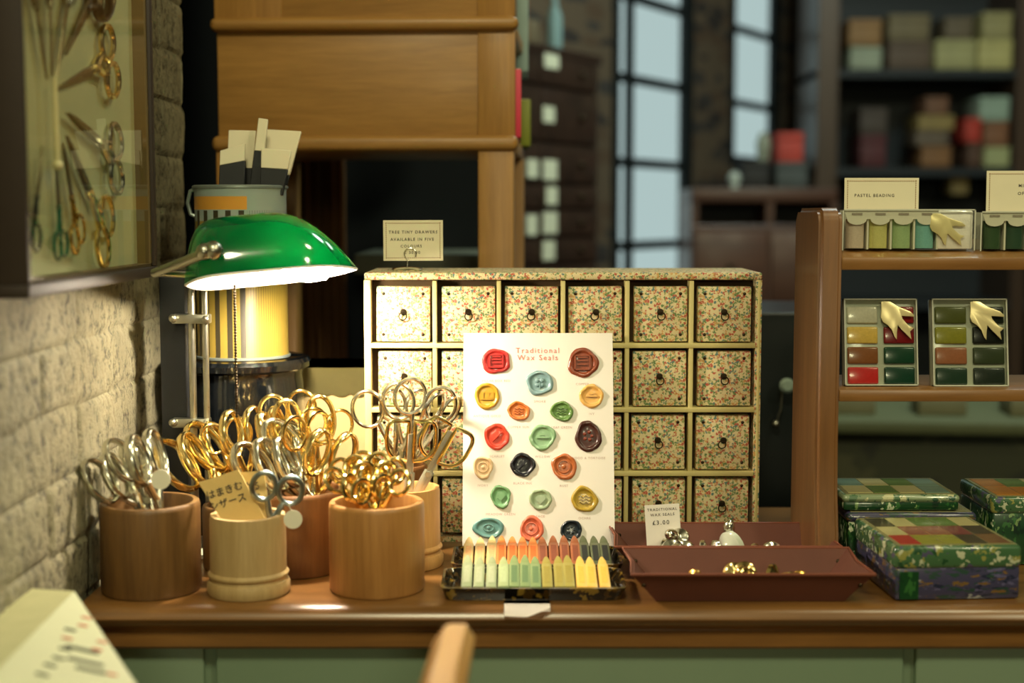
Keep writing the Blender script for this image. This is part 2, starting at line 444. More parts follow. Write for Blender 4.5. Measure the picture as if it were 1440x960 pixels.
for i in range(6):
    for j in range(4):
        if i == 0 and j == 0: d = d0
        else:
            d = d0.copy(); COL.objects.link(d); d.parent = cab
            for k in dk:
                q = k.copy(); COL.objects.link(q); q.parent = d
                if k.name.startswith('ring'): q.rotation_euler = (0, rngd.uniform(-.5, .5), 0)
        wx = ix0+cw*(i+.5)+.001+rngd.uniform(-.0008, .0008); wz = iz0+chh*(j+.5)-.001
        d.location = Vector((wx, cy0+.002+rngd.uniform(0, .002), wz)) - W[cab.name].translation
        d.rotation_euler = (0, rngd.uniform(-.01, .01), rngd.uniform(-.01, .01))

# sign holder + sign card on top of the cabinet
def lettering(s, size, mat, parent, o, xa, za, off=.0004, spacing=1.25, name='lettering', bold=0.0, label=None):
    bm = text_bm(s, size, spacing, bold)
    m = frame_mtx(o, xa, za); m.translation = m.translation - (m.to_3x3() @ Vector((0, off, 0)))
    bm.transform(m)
    return obj(name, bm, mat, parent, smooth=False, label=label)
def sign_card(name, label, corners_o, xa, za, w, h, lines, mat=CREAM, border=True, group=None):
    """card centred on corners_o"""
    o = Vector(corners_o)
    t = thing(name, label, 'sign', o - Vector(za).normalized()*h/2, group)
    bm = B(); xbox(bm, (w, .0008, h), frame_mtx(o, xa, za)); obj('card', bm, mat, t, smooth=False)
    if border:
        bm = B(); m = frame_mtx(o, xa, za); k = int(w/.0022)
        for i in range(k):
            x = -w/2+.003+(w-.006)*i/(k-1)
            for z in (-h/2+.003, h/2-.003): xbox(bm, (.0013, .0002, .0007), m @ Matrix.Translation((x, -.0006, z)))
        k = int(h/.0022)
        for i in range(k):
            z = -h/2+.003+(h-.006)*i/(k-1)
            for x in (-w/2+.003, w/2-.003): xbox(bm, (.0007, .0002, .0013), m @ Matrix.Translation((x, -.0006, z)))
        obj('border', bm, plain('border_ink', (150, 110, 70), .8), t, smooth=False)
    m = frame_mtx(o, xa, za)
    for s, size, dx, dz, mt in lines:
        lettering(s, size, mt, t, m @ Vector((dx, 0, dz)), xa, za, .0006, 1.3, bold=size*.012)
    return t
hy = 1.475
ctr = P(581, 338, hy); wS = .0598*hy/1.43*1.0; hS = .0405*hy/1.43
base = Vector((P(573, 380, hy).x, hy, CZ1))
h = thing('sign_holder', 'silver round-based wire card holder standing on the floral drawer cabinet', 'card holder', base)
bm = B(); lathe(bm, [(0, 0), (.016, 0), (.0165, .0015), (.015, .003), (.009, .0042), (.003, .005), (0, .005)], 32, Matrix.Translation(base)); obj('base', bm, SILVER, h)
bm = B(); zt = P(573, 352, hy).z
tube(bm, [base+Vector((0, 0, .004)), Vector((base.x, hy, P(573, 366, hy).z))], .0007, 6)
obj('stem', bm, SILVER, h)
bm = B(); c0 = P(577, 357, hy-.002)
pts = [Vector((base.x, hy-.001, P(573, 367, hy).z))] + [c0+Vector((.0062*math.cos(a), 0, .0062*math.sin(a))) for a in [(-.6*PI) - i*2*PI/18 for i in range(15)]]
tube(bm, pts, .0006, 6); obj('clip', bm, SILVER, h)
sign_card('sign_card', 'cream sign about drawers held in the wire clip above the floral cabinet', ctr, (1, 0, .004), (0, .03, 1), wS, hS,
          [('TREE TINY DRAWERS', .0042, 0, .0085, INK), ('AVAILABLE IN FIVE', .0042, -.001, .001, INK), ('COLOURS', .0040, -.002, -.006, INK), ('£ 30.00', .0042, -.001, -.0125, INK)])

# ================================================================== WAX SEAL CARD
sb, st = Vector((0, 1.368, TOP+.0005)), Vector((0, 1.423, TOP+.2145))
za = (st-sb).normalized(); xa = Vector((1, .0, 0))
CN = xa.cross(za)                                # points away from the camera? fixed below
if CN.y > 0: CN = -CN
sx0, sx1 = PP(647, 780, sb, CN).x, PP(868, 780, sb, CN).x
scx = (sx0+sx1)/2; scw = .1495; sch = (st-sb).length
SB = Vector((scx, sb.y, sb.z))
sc = thing('wax_seal_card', 'tall white card bearing nineteen coloured wax seals, leaning against the drawers', 'display card', SB)
CM = frame_mtx(SB, xa, za)
bm = B(); xbox(bm, (scw, .0016, sch), CM @ Matrix.Translation((0, .0008, sch/2))); obj('board', bm, PAPER, sc, smooth=False)
def oncard(px, py): return PP(px, py, SB, CN)
m = oncard(756, 493); lettering('Traditional', .0078, REDINK, sc, m, xa, za, bold=0, name='title')
m = oncard(756, 503); lettering('Wax Seals', .0078, REDINK, sc, m, xa, za, bold=0, name='title')
seals = [  # px, py, radius x, radius y, colour, motif, seed, label, caption
 (698, 508, 20, 18.5, (186, 46, 44), 'square', 1, 'red wax seal with a square stamp', 'PILLAR BOX RED'),
 (819, 510, 21, 21, (134, 62, 36), 'square', 2, 'chestnut brown wax seal with a square stamp', 'COPPER'),
 (759, 538, 19, 17.5, (122, 154, 158), 'clover', 3, 'grey blue wax seal with a clover', 'SMOKE'),
 (685, 557, 17.5, 19, (196, 150, 44), '123', 4, 'golden yellow wax seal stamped 123', 'ANTIQUE GOLD'),
 (832, 557, 17, 16, (224, 172, 92), 'bar', 5, 'pale amber wax seal', 'IVY'),
 (729, 578, 16, 13.5, (206, 116, 54), 'wave', 6, 'orange wax seal', 'COPPER SUN'),
 (790, 578, 16, 14, (98, 134, 68), 'wave', 7, 'leaf green wax seal', 'LEAF GREEN'),
 (699, 614, 17, 18.5, (214, 66, 46), 'slash', 8, 'bright red wax seal with a feather', 'SCARLET'),
 (763, 615, 18, 18, (134, 172, 130), 'bar', 9, 'pale green wax seal with a bar', 'WILLOW'),
 (827, 613, 18.5, 22, (66, 30, 24), 'blob', 10, 'dark brown wax seal with a red centre', 'WOOD & TORTOISE'),
 (679, 657, 14, 16.5, (222, 192, 150), 'ring', 11, 'cream wax seal', 'IVORY'),
 (735, 654, 16.5, 16.5, (22, 22, 30), 'slash', 12, 'black wax seal', 'BLACK INK'),
 (793, 656, 17, 18, (180, 100, 52), 'ring', 13, 'copper brown lumpy wax seal', 'RUST'),
 (704, 698, 14, 16, (112, 160, 112), 'heart', 14, 'green wax seal with a heart', 'MEADOW GREEN'),
 (760, 702, 15, 15, (152, 172, 138), 'heart', 15, 'grey green wax seal with a small heart', 'SAGE'),
 (822, 702, 18.5, 17.5, (180, 150, 50), 'wave', 16, 'mustard wax seal', 'OCHRE'),
 (687, 742, 21.5, 14, (98, 146, 144), 'oval', 17, 'teal oval wax seal', ''),
 (747, 743, 16.5, 17.5, (222, 112, 82), 'ring', 18, 'coral wax seal', ''),
 (803, 745, 15, 14, (18, 32, 42), 'blob', 19, 'navy wax seal', ''),
]
def seal_mesh(rx, ry, seed, mot):
    bm = B(); SEG = 44; rings = []
    prof = [(1.0, 0), (1.02, .0007), (.98, .0016), (.90, .0023), (.80, .0022), (.74, .0016), (.70, .0009), (.66, .0007), (.35, .0007)]
    for r, hgt in prof:
        rg = []
        for i in range(SEG):
            a = 2*PI*i/SEG
            k = 1 + 0.17*noise.noise((math.cos(a)*0.9+seed*5.3, math.sin(a)*1.1, seed)) + .05*noise.noise((math.cos(a)*2.6+seed, math.sin(a)*3, 4))
            f = 1+(k-1)*smooth01(.6, .95, r)
            rg.append(bm.verts.new((r*f*rx*math.cos(a), -hgt*(1+.3*noise.noise((a*2, r*3, seed))), r*f*ry*math.sin(a))))
        rings.append(rg)
    for A_, B_ in zip(rings, rings[1:]):
        for i in range(SEG): bm.faces.new((A_[i], A_[(i+1) % SEG], B_[(i+1) % SEG], B_[i]))
    cv = bm.verts.new((0, -.0007, 0))
    for i in range(SEG): bm.faces.new((rings[-1][i], rings[-1][(i+1) % SEG], cv))
    bmesh.ops.recalc_face_normals(bm, faces=bm.faces)
    return bm
def motif_mesh(mot, r):
    bm = B()
    def fr(w, h_, t_):
        for a, b in (((-w, -h_), (w, -h_+t_)), ((-w, h_-t_), (w, h_)), ((-w, -h_), (-w+t_, h_)), ((w-t_, -h_), (w, h_))):
            box(bm, (a[0], -.0018, a[1]), (b[0], 0, b[1]), .0001, 1)
    if mot == 'square':
        fr(r*.55, r*.52, r*.1)
        for z in (-.18, .08, .3): box(bm, (-r*.34, -.0015, z*r), (r*.34, 0, z*r+r*.1))
    elif mot == 'clover':
        for k in range(4):
            a = PI/4+k*PI/2; ball(bm, (r*.26*math.cos(a), -.0008, r*.26*math.sin(a)), r*.19, 10, 6, (1, .35, 1))
        tube(bm, [(0, -.001, 0), (0, -.001, -r*.5)], r*.05, 6)
    elif mot == '123':
        merge(bm, shift(text_bm('123', r*.75, 1.0, r*.02), (0, -.0012, r*.08)))
        box(bm, (-r*.5, -.0013, -r*.3), (r*.5, 0, -r*.22))
    elif mot == 'heart':
        pts = []
        for i in range(24):
            a = 2*PI*i/24; pts.append((r*.028*16*math.sin(a)**3, r*.028*(13*math.cos(a)-5*math.cos(2*a)-2*math.cos(3*a)-math.cos(4*a))))
        prism(bm, pts, .0016, Matrix.Translation((0, -.0016, 0)))
    elif mot == 'slash':
        tube(bm, [(-r*.35, -.001, -r*.4), (0, -.0013, 0), (r*.4, -.001, r*.42)], [r*.03, r*.09, r*.02], 6)
        tube(bm, [(-r*.1, -.001, 0), (r*.2, -.001, -.05*r)], r*.04, 6)
    elif mot == 'wave':
        for z in (-.25, 0, .25): tube(bm, [(r*(-.45+.9*i/8), -.001, r*(z+.08*math.sin(i*1.6))) for i in range(9)], r*.045, 6)
    elif mot == 'bar':
        box(bm, (-r*.5, -.0016, -r*.08), (r*.5, 0, r*.08), .0001, 1); box(bm, (-r*.22, -.0014, r*.14), (r*.22, 0, r*.3))
    elif mot in ('ring', 'oval'):
        tube(bm, [(r*.5*math.cos(k*PI/10), -.0009, r*.5*math.sin(k*PI/10)*(.7 if mot == 'oval' else 1)) for k in range(20)], r*.05, 6, True)
        ball(bm, (0, -.0007, 0), r*.2, 10, 6, (1, .35, 1))
    else:
        for k in range(5): ball(bm, (r*.3*math.cos(k*1.3), -.0008, r*.3*math.sin(k*1.3)), r*.14, 8, 6, (1, .4, 1))
    return bm
def shift(bm, v): bm.transform(Matrix.Translation(v)); return bm
for px, py, rx, ry, colr, mot, seed, lab, cap in seals:
    s = 1.40*1.0/F
    p = oncard(px, py)
    wm = plain('wax_%d_%d_%d' % colr, colr, .32, coat=.35, var=.12, scale=300)
    b_ = seal_mesh(rx*s, ry*s, seed, mot); MM = frame_mtx(p, xa, za); b_.transform(MM)
    so = obj('wax_seal', b_, wm, sc, label=lab)
    b_ = motif_mesh(mot, min(rx, ry)*s*.92); b_.transform(MM @ Matrix.Diagonal((1.1, 1.5, 1.1, 1)))
    rm = wm if seed != 10 else plain('wax_red_brown', (120, 52, 36), .3, coat=.4)
    obj('stamped_relief', b_, rm, so)
    if cap:
        lettering(cap, .0032, FAINT, sc, oncard(px, py+ry+9), xa, za, .0002, 1.2, name='caption')

# ================================================================== WAX STICK TRAYS
TORT = specks('tortoiseshell', (24, 20, 14), [(.2, (74, 52, 20)), (.2, (140, 112, 44)), (.1, (44, 34, 20))], 130, .15, 1.0, coat=.7)
def stick_tray(name, label, px0, px1, yf, yb, hgt):
    xl, xr = P(px0, 840, yf).x, P(px1, 840, yf).x
    cx, cyy = (xl+xr)/2, (yf+yb)/2; a, b = (xr-xl)/2, (yb-yf)/2
    def ring(s, z, r=.008):
        out = []
        for qx, qy, a0 in ((1, 1, 0), (-1, 1, PI/2), (-1, -1, PI), (1, -1, 1.5*PI)):
            for k in range(5):
                an = a0+k*PI/8; out.append((cx+qx*(a+s-r)+r*math.cos(an), cyy+qy*(b+s-r)+r*math.sin(an), z))
        return out
    bm = B()
    rs = [ring(-.007, TOP+.0005), ring(-.004, TOP+.0005), ring(0, TOP+hgt), ring(-.0022, TOP+hgt), ring(-.006, TOP+.003), ring(-.02, TOP+.003)]
    vs = [[bm.verts.new(c_) for c_ in r] for r in rs]
    for A_, B_ in zip(vs, vs[1:]):
        for i in range(20): bm.faces.new((A_[i], A_[(i+1) % 20], B_[(i+1) % 20], B_[i]))
    bm.faces.new(vs[0]); bm.faces.new(vs[-1])
    bmesh.ops.recalc_face_normals(bm, faces=bm.faces)
    return tag(obj(name, bm, TORT), label, 'tray', 'tortoiseshell trays of wax sticks')
stick_tray('wax_stick_tray', 'front tortoiseshell tray holding green, olive and yellow wax sticks', 619, 882, 1.203, 1.276, .012)
stick_tray('wax_stick_tray', 'rear tortoiseshell tray, against the seal card, with cream to dark green sticks', 634, 877, 1.283, 1.358, .013)
def stick_bm(L=.064, w=.0094, t=.0068):
    bm = B()
    box(bm, (-w/2, -t/2, 0), (w/2, t/2, L*.72), .0010, 2)
    prism(bm, [(-w*.46, 0), (w*.46, 0), (w*.34, L*.14), (w*.16, L*.24), (0, L*.275), (-w*.16, L*.24), (-w*.34, L*.14)], t*.8, Matrix.Translation((0, -t*.4, L*.71)), .0006)
    return bm
def label_bm(L=.064, w=.0088, t=.0068):
    bm = B(); box(bm, (-w*.30, -t/2-.0002, L*.12), (w*.30, -t/2, L*.62)); return bm
rear = [(659, 'cream'), (675, 'cream'), (691, 'cream'), (705, 'orange'), (720, 'orange'), (735, 'orange'), (749, 'orange'), (763, 'brown'), (778, 'brown'), (793, 'brown'), (807, 'brown'), (821, 'dark green'), (835, 'dark green'), (850, 'dark green')]
front = [(657, 'pale grey-green'), (674, 'pale grey-green'), (691, 'pale grey-green'), (708, 'mint'), (723, 'green'), (738, 'green'), (753, 'green'), (769, 'olive'), (785, 'olive'), (800, 'olive'), (816, 'yellow'), (831, 'yellow'), (849, 'yellow')]
SC = {'cream': ((222, 190, 128), (226, 172, 120)), 'orange': ((226, 134, 66), (214, 104, 42)), 'brown': ((160, 92, 54), (128, 66, 44)), 'dark green': ((86, 94, 66), (28, 34, 34)),
      'pale grey-green': ((150, 162, 122), (166, 174, 140)), 'mint': ((160, 176, 126), (168, 184, 138)), 'green': ((128, 150, 96), (88, 118, 74)), 'olive': ((160, 148, 66), (150, 136, 52)), 'yellow': ((238, 192, 92), (240, 182, 70))}
ORD = ['first', 'second', 'third', 'fourth']
for row, (lst, y0, z0_, y1, z1_) in {'rear': (rear, 1.292, TOP+.0075, 1.352, TOP+.0205), 'front': (front, 1.214, TOP+.0075, 1.272, TOP+.0195)}.items():
    cnt = {}
    for px, cn in lst:
        k = cnt.get(cn, 0); cnt[cn] = k+1
        tot = sum(1 for _, q in lst if q == cn)
        lab = ('%s wax stick, %s of %d from the left in the %s tray' % (cn, ORD[k], tot, row)) if tot > 1 else 'single %s wax stick between the grey-green and green ones in the %s tray' % (cn, row)
        bx = P(px, 800, y1).x * (1+.012*random.uniform(-1, 1)); tx = bx + random.uniform(-.0012, .0012)
        b0 = Vector((bx*.985, y0+random.uniform(0, .002), z0_)); t0_ = Vector((tx, y1, z1_+random.uniform(-.001, .001)))
        m = frame_mtx(b0, (1, 0, random.uniform(-.03, .03)), t0_-b0)
        root = thing('wax_stick', lab, 'wax stick', b0, 'wax sticks in the %s tortoiseshell tray' % row, mtx=m)
        obj('stick', stick_bm(), plain('stick_'+cn, SC[cn][0], .45, coat=.1, var=.08, scale=200), root, local=True)
        obj('paper_label', label_bm(), plain('sticklabel_'+cn, SC[cn][1], .6, var=.25, scale=500), root, local=True, smooth=False)

# white curled tag below the front tray
bm = B(); pL, pR = P(709, 850, CF-.002), P(774, 850, CF-.002)
n = 16; rows = []
for i in range(n+1):
    u = i/n; x = pL.x+(pR.x-pL.x)*u
    zb = P(709, 866 if u < .5 else 866-12*(2*u-1), CF-.004).z
    rows.append([(x, CF+.020, TOP+.0008), (x, CF+.010, TOP+.0008), (x, CF-.001, TOP-.003), (x, CF-.004-.003*math.sin(u*PI), zb)])
vs = [[bm.verts.new(c_) for c_ in r] for r in rows]
for A_, B_ in zip(vs, vs[1:]):
    for k in range(3): bm.faces.new((A_[k], A_[k+1], B_[k+1], B_[k]))
bmesh.ops.solidify(bm, geom=bm.faces[:], thickness=.0006)
tag(obj('paper_tag', bm, PAPER), 'small blank white paper tag curling over the counter edge below the wax sticks', 'tag')

# ================================================================== POTS
def pot(name, label, px, yc, r, py_rim, woodmat, ring=False, wall=.007):
    cx = P(px, 760, yc).x; zr = P(px, py_rim, yc).z; H = zr-TOP
    base = Vector((cx, yc, TOP))
    if ring:
        prof = [(0, .0005), (r*1.06, .0005), (r*1.09, .003), (r*1.09, .009), (r*1.05, .012), (r*1.02, .0125), (r*1.0, .0145), (r*1.06, .017), (r*1.06, .0185), (r, .021), (r*.99, H-.003), (r*.97, H)]
    else:
        prof = [(0, .0005), (r*.97, .0005), (r, .003), (r, H-.004), (r*.985, H-.001), (r*.96, H)]
    prof += [(r-wall+.001, H), (r-wall, H-.002), (r-wall, .008), (0, .008)]
    bm = B(); lathe(bm, prof, 56, Matrix.Translation(base))
    o = obj(name, bm, woodmat); tag(o, label, 'pot', 'wooden pots of scissors on the counter')
    return dict(c=Vector((cx, yc)), r=r-wall, floor=TOP+.008, rim=zr, obj=o)
WA = wood('pot_walnut', (92, 64, 32), (122, 88, 46), 'Z', 60, .45, .15)
WB = wood('pot_bamboo', (166, 138, 88), (188, 160, 110), 'Z', 70, .6, .05)
WC = wood('pot_reddish', (102, 64, 32), (130, 86, 46), 'Z', 60, .45, .15)
WDm = wood('pot_oak', (158, 108, 54), (188, 136, 74), 'Z', 50, .45, .15, 14)
WE = wood('pot_pine', (196, 142, 80), (216, 168, 104), 'Z', 60, .5, .1)
pA = pot('scissors_pot', 'dark brown straight wooden pot of silver scissors beside the brick wall', 212, 1.246, .0438, 704, WA)
pB = pot('scissors_pot', 'pale turned wooden pot with ringed foot holding two packets', 349, 1.237, .0335, 722, WB, True)
pC = pot('scissors_pot', 'reddish brown pot behind the packets, full of gold and silver scissors', 418, 1.322, .0455, 686, WC)
pD = pot('scissors_pot', 'orange-brown wooden pot at the front full of tiny gold scissors', 530, 1.249, .0425, 704, WDm)
pE = pot('scissors_pot', 'pale wooden pot with ringed foot holding two gold-handled scissors', 570, 1.3365, .0335, 684, WE, True, .005)
pF = pot('scissors_pot', 'narrow brown pot in front of the drawers holding silver round-looped scissors', 566, 1.4025, .0255, 652, WC, False, .004)
pG = pot('scissors_pot', 'brown pot tucked behind the paper packets holding large gold shears', 332, 1.326, .031, 708, WA, False, .005)

# ------------------------------------------------------------------ scissors
KINDS = {  # loop rx, rz, tube radius, loop centre x, shank length, blade length, blade width
 'shears': dict(rx=.0125, rz=.0215, t=.0023, cx=.0150, sh=.020, bl=.070, bw=.0095, flat=1.9),
 'dress':  dict(rx=.0148, rz=.0175, t=.0021, cx=.0152, sh=.030, bl=.070, bw=.0085, flat=1),
 'long':   dict(rx=.0180, rz=.0165, t=.0017, cx=.0025, sh=.012, bl=.085, bw=.0080, flat=1),
 'tiny':   dict(rx=.0070, rz=.0082, t=.0016, cx=.0078, sh=.013, bl=.055, bw=.0045, flat=1),
 'snip':   dict(rx=.0095, rz=.0125, t=.0018, cx=.0105, sh=.018, bl=.060, bw=.0055, flat=1),
}
PROTO = {}
def scissor_meshes(kind):
    if kind in PROTO: return PROTO[kind]
    K = KINDS[kind]; out = []
    for s in (-1, 1):
        bm = B()
        bw, bl = K['bw'], K['bl']
        poly = [(-s*bw*.15, .004), (s*bw*.55, .003), (s*bw*.5, -bl*.4), (s*bw*.28, -bl*.8), (0, -bl), (-s*bw*.12, -bl*.7)]
        prism(bm, poly if s > 0 else poly[::-1], .0014, Matrix.Translation((0, -.0014 if s < 0 else 0.0, 0)), .0003)
        if kind == 'long':                        # flat straight shank up to the top of the loops
            hz = K['sh']+2*K['rz']
            box(bm, (-s*.0002, -.0014 if s < 0 else 0, -.002), (s*.0030, 0 if s < 0 else .0014, hz), .0003, 1)
        blade = bm
        bm = B()
        z_l = K['sh']+K['rz']                    # loop centre height
        y = s*.0006
        side = -s                                 # blades cross, so a handle sits on the opposite side
        if kind != 'long': tube(bm, [(s*K['bw']*.2, y, -.004), (0, y, .002), (side*K['cx']*.28, y, K['sh']*.45), (side*(K['cx']-K['rx']*.45), y, z_l-K['rz']*.93), (side*(K['cx']), y, z_l-K['rz'])],
             [K['t']*1.1, K['t']*1.5, K['t']*1.25, K['t']*1.1, K['t']], 8)
        path = [(side*K['cx']+K['rx']*math.cos(a), y, z_l+K['rz']*math.sin(a)) for a in [2*PI*i/26 for i in range(26)]]
        if kind == 'long':
            path = [(side*K['cx']+side*K['rx']*math.copysign(abs(math.cos(a))**.55, 1), y, z_l+K['rz']*math.copysign(abs(math.sin(a))**.7, math.sin(a))+.004*math.cos(a)) for a in [-PI/2+PI*i/18 for i in range(19)]]
            path += [(side*K['cx'], y, z_l+K['rz']*(1-2*i/8)) for i in range(1, 8)]
        tube(bm, path, K['t'], 8, True, flat=K['flat'], flat_axis=(0, 1, 0))
        out.append((blade, bm))
    bm = B(); lathe(bm, [(0, -.0026), (.0022, -.0026), (.0026, -.002), (.0026, .002), (.0022, .0026), (0, .0026)], 14, Matrix.Rotation(PI/2, 4, 'X'))
    PROTO[kind] = {'blades': [b for b, _ in out], 'handles': [h_ for _, h_ in out], 'pin': bm}
    for key in ('blades', 'handles'):
        PROTO[kind][key] = [to_me(b) for b in PROTO[kind][key]]
    PROTO[kind]['pin'] = to_me(bm)
    return PROTO[kind]
def to_me(bm):
    me = bpy.data.meshes.new('scissors_part'); bm.to_mesh(me); bm.free()
    me.materials.append(None)
    for p in me.polygons: p.use_smooth = True
    me.set_sharp_from_angle(angle=math.radians(40))
    return me
def link_part(name, me, mat, parent, sz=1.0, label=None):
    o = bpy.data.objects.new(name, me); COL.objects.link(o); o.parent = parent
    o.material_slots[0].link = 'OBJECT'; o.material_slots[0].material = mat
    o.scale = (1, 1, sz)
    if label: o['label'] = label
    return o
def scissors_at(label, kind, m, mh, mb, blade_scale=1.0, group=None, name='scissors'):
    t = thing(name, label, 'scissors', (0, 0, 0), group)
    t.matrix_world = m; t.location = m.to_translation(); t.rotation_mode = 'QUATERNION'; t.rotation_quaternion = m.to_quaternion(); t.scale = m.to_scale(); W[t.name] = m
    K = scissor_meshes(kind)
    for b in K['blades']: link_part('blade', b, mb, t, blade_scale)
    for h_ in K['handles']: link_part('handle', h_, mh, t)
    link_part('pivot_screw', K['pin'], mb, t)
    return t
def in_pot(label, kind, pt, top, low, yt, yl, yaw=0, mh=GOLD, mb=BLADE, scale=1.0, group=None):
    """top, low: pixels of the loop end and of a lower point of the shank; yt, yl depth offsets from the pot's centre"""
    K = KINDS[kind]; T = P(top[0], top[1], pt['c'].y+yt); L = P(low[0], low[1], pt['c'].y+yl)
    u = (T-L).normalized()
    Hh = (K['sh']+2*K['rz']+K['t'])*scale
    piv = T-u*Hh
    # free blade length inside the pot
    t = 0.0; maxl = K['bl']*scale*1.25
    while t < maxl:
        q = piv-u*t
        if q.z < pt['floor']+.003: break
        if q.z < pt['rim'] and (Vector((q.x, q.y))-pt['c']).length > pt['r']-.003: break
        t += .0005
    bs = max(.12, t/(K['bl']*scale))
    xr = Vector((math.cos(yaw), math.sin(yaw), 0)); xr = (xr-u*xr.dot(u)).normalized(); yr = u.cross(xr)
    m = Matrix((xr*scale, yr*scale, u*scale)).transposed().to_4x4(); m.translation = piv
    return scissors_at(label, kind, m, mh, mb, bs, group)
g = 'scissors in the dark pot by the wall'
in_pot('leftmost silver scissors in the dark pot by the wall, oval loops tilted left', 'shears', pA, (133, 632), (195, 712), -.012, .0, .9, SILVER, SILVER, 1.0, g)
in_pot('silver scissors standing second from the left in the dark pot by the wall', 'shears', pA, (160, 628), (202, 712), .010, .010, 1.2, SILVER, SILVER, 1.0, g)
in_pot('silver scissors with its loops edge-on in the middle of the dark pot by the wall', 'dress', pA, (186, 616), (214, 712), .016, .014, 1.9, SILVER, SILVER, .88, g)
sA = in_pot('rightmost silver scissors in the dark pot by the wall, with a white round tag', 'shears', pA, (196, 606), (226, 712), .0, -.004, 1.35, SILVER, SILVER, 1.02, g)
g = 'gold shears behind the paper packets'
in_pot('large gold shears with broad loops leaning left between the dark pot and the packets', 'shears', pG, (244, 606), (318, 704), .006, -.004, .75, GOLD, GOLD, 1.25, g)
in_pot('gold shears leaning left just below the lamp bracket, behind the broad gold pair', 'shears', pG, (272, 600), (328, 704), .014, .008, 1.1, GOLD, GOLD, 1.2, g)
in_pot('thin gold scissors with one round loop open against the black jar', 'dress', pG, (312, 590), (340, 700), .016, .012, .25, GOLD, GOLD, .80, g)
in_pot('gold scissors with an upright narrow loop behind the packets', 'shears', pG, (338, 572), (352, 702), .012, .008, 1.0, GOLD, GOLD, 1.0, g)
g = 'scissors in the reddish pot'
in_pot('foremost silver shears with broad grey loops in the reddish pot', 'shears', pC, (352, 606), (412, 690), -.022, -.014, .65, SILVER, SILVER, 1.25, g)
in_pot('silver shears just right of the foremost pair in the reddish pot', 'shears', pC, (380, 604), (424, 690), -.012, -.010, .9, SILVER, SILVER, 1.2, g)
in_pot('silver scissors leaning left deepest among the silver pairs in the reddish pot', 'shears', pC, (402, 606), (436, 690), -.004, -.004, 1.15, SILVER, SILVER, 1.1, g)
in_pot('gold scissors with two round loops raised highest in the reddish pot', 'dress', pC, (400, 550), (424, 690), .018, .014, .15, GOLD, BLADE, .88, g)
in_pot('gold scissors with an upright loop right of the highest pair in the reddish pot', 'shears', pC, (424, 556), (436, 690), .004, .008, .35, GOLD, GOLD, 1.05, g)
in_pot('gold scissors with bright flared loops in the middle of the reddish pot', 'dress', pC, (430, 580), (436, 690), -.006, .0, .8, GOLD, GOLD, .9, g)
in_pot('gold scissors leaning right beside the black scalloped cloth, reddish pot', 'dress', pC, (462, 572), (446, 690), .012, .010, .5, GOLD, GOLD, .88, g)
in_pot('gold scissors leaning right lowest on the right side of the reddish pot', 'shears', pC, (474, 604), (450, 690), -.004, -.004, .7, GOLD, GOLD, 1.0, g)
in_pot('gold scissors with edge-on loops left of centre in the reddish pot', 'shears', pC, (374, 574), (408, 690), .016, .014, 1.4, GOLD, GOLD, 1.05, g)
g = 'tiny gold scissors in the front pot'
for i, (tp, lw, yt, yaw, lab) in enumerate([
    ((476, 650), (506, 708), .004, .6, 'leftmost tiny gold embroidery scissors leaning out of the front pot'),
    ((490, 638), (512, 706), .016, .2, 'tiny gold scissors second from the left in the front pot'),
    ((499, 660), (514, 710), -.012, .9, 'tiny gold scissors low at the front left of the orange-brown pot'),
    ((514, 636), (522, 706), .010, .1, 'tallest tiny gold scissors, standing upright in the front pot'),
    ((528, 646), (528, 708), -.002, .5, 'tiny gold scissors upright in the middle of the front pot'),
    ((540, 640), (534, 706), .012, .3, 'tiny gold scissors leaning slightly right in the front pot'),
    ((552, 654), (538, 708), .0, -.3, 'rightmost tiny gold scissors with an open loop in the front pot'),
    ((522, 668), (524, 712), -.016, .7, 'lowest tiny gold scissors nearest the viewer in the front pot')]):
    in_pot(lab, 'tiny', pD, tp, lw, yt, yt*.5-.006, yaw, GOLD, GOLD, 1.35, g)
g = 'gold-handled scissors in the pale ringed pot'
in_pot('upright gold scissors with a round loop in the pale ringed pot', 'long', pE, (580, 590), (575, 684), -.006, -.004, .25, GOLD, BLADE, 1.15, g)
in_pot('gold scissors leaning right over the seal card edge from the pale ringed pot', 'long', pE, (640, 597), (592, 684), .0, .0, .1, GOLD, BLADE, 1.15, g)
g = 'silver scissors in front of the drawers'
in_pot('leftmost silver round-looped scissors before the floral drawers, leaning left', 'dress', pF, (532, 542), (560, 652), -.006, -.006, .12, SILVER, SILVER, 1.02, g)
in_pot('silver scissors with round loops leaning right before the floral drawers', 'dress', pF, (606, 536), (572, 652), -.004, -.004, .12, SILVER, SILVER, 1.02, g)
in_pot('slim silver scissors at the back, loops half hidden by the two foremost silver pairs', 'dress', pF, (572, 545), (566, 652), .010, .008, .5, SILVER, SILVER, .9, g)
in_pot('silver scissors with edge-on loops standing furthest right before the floral drawers', 'dress', pF, (634, 552), (580, 652), -.010, -.006, 1.0, SILVER, SILVER, 1.02, g)
in_pot('small silver scissors leaning out of the pale turned pot right of the packets', 'tiny', pB, (394, 664), (384, 722), -.004, -.002, .15, metal('blued_steel', (150, 160, 158), .3), SILVER, 1.5, 'things in the pale turned pot')
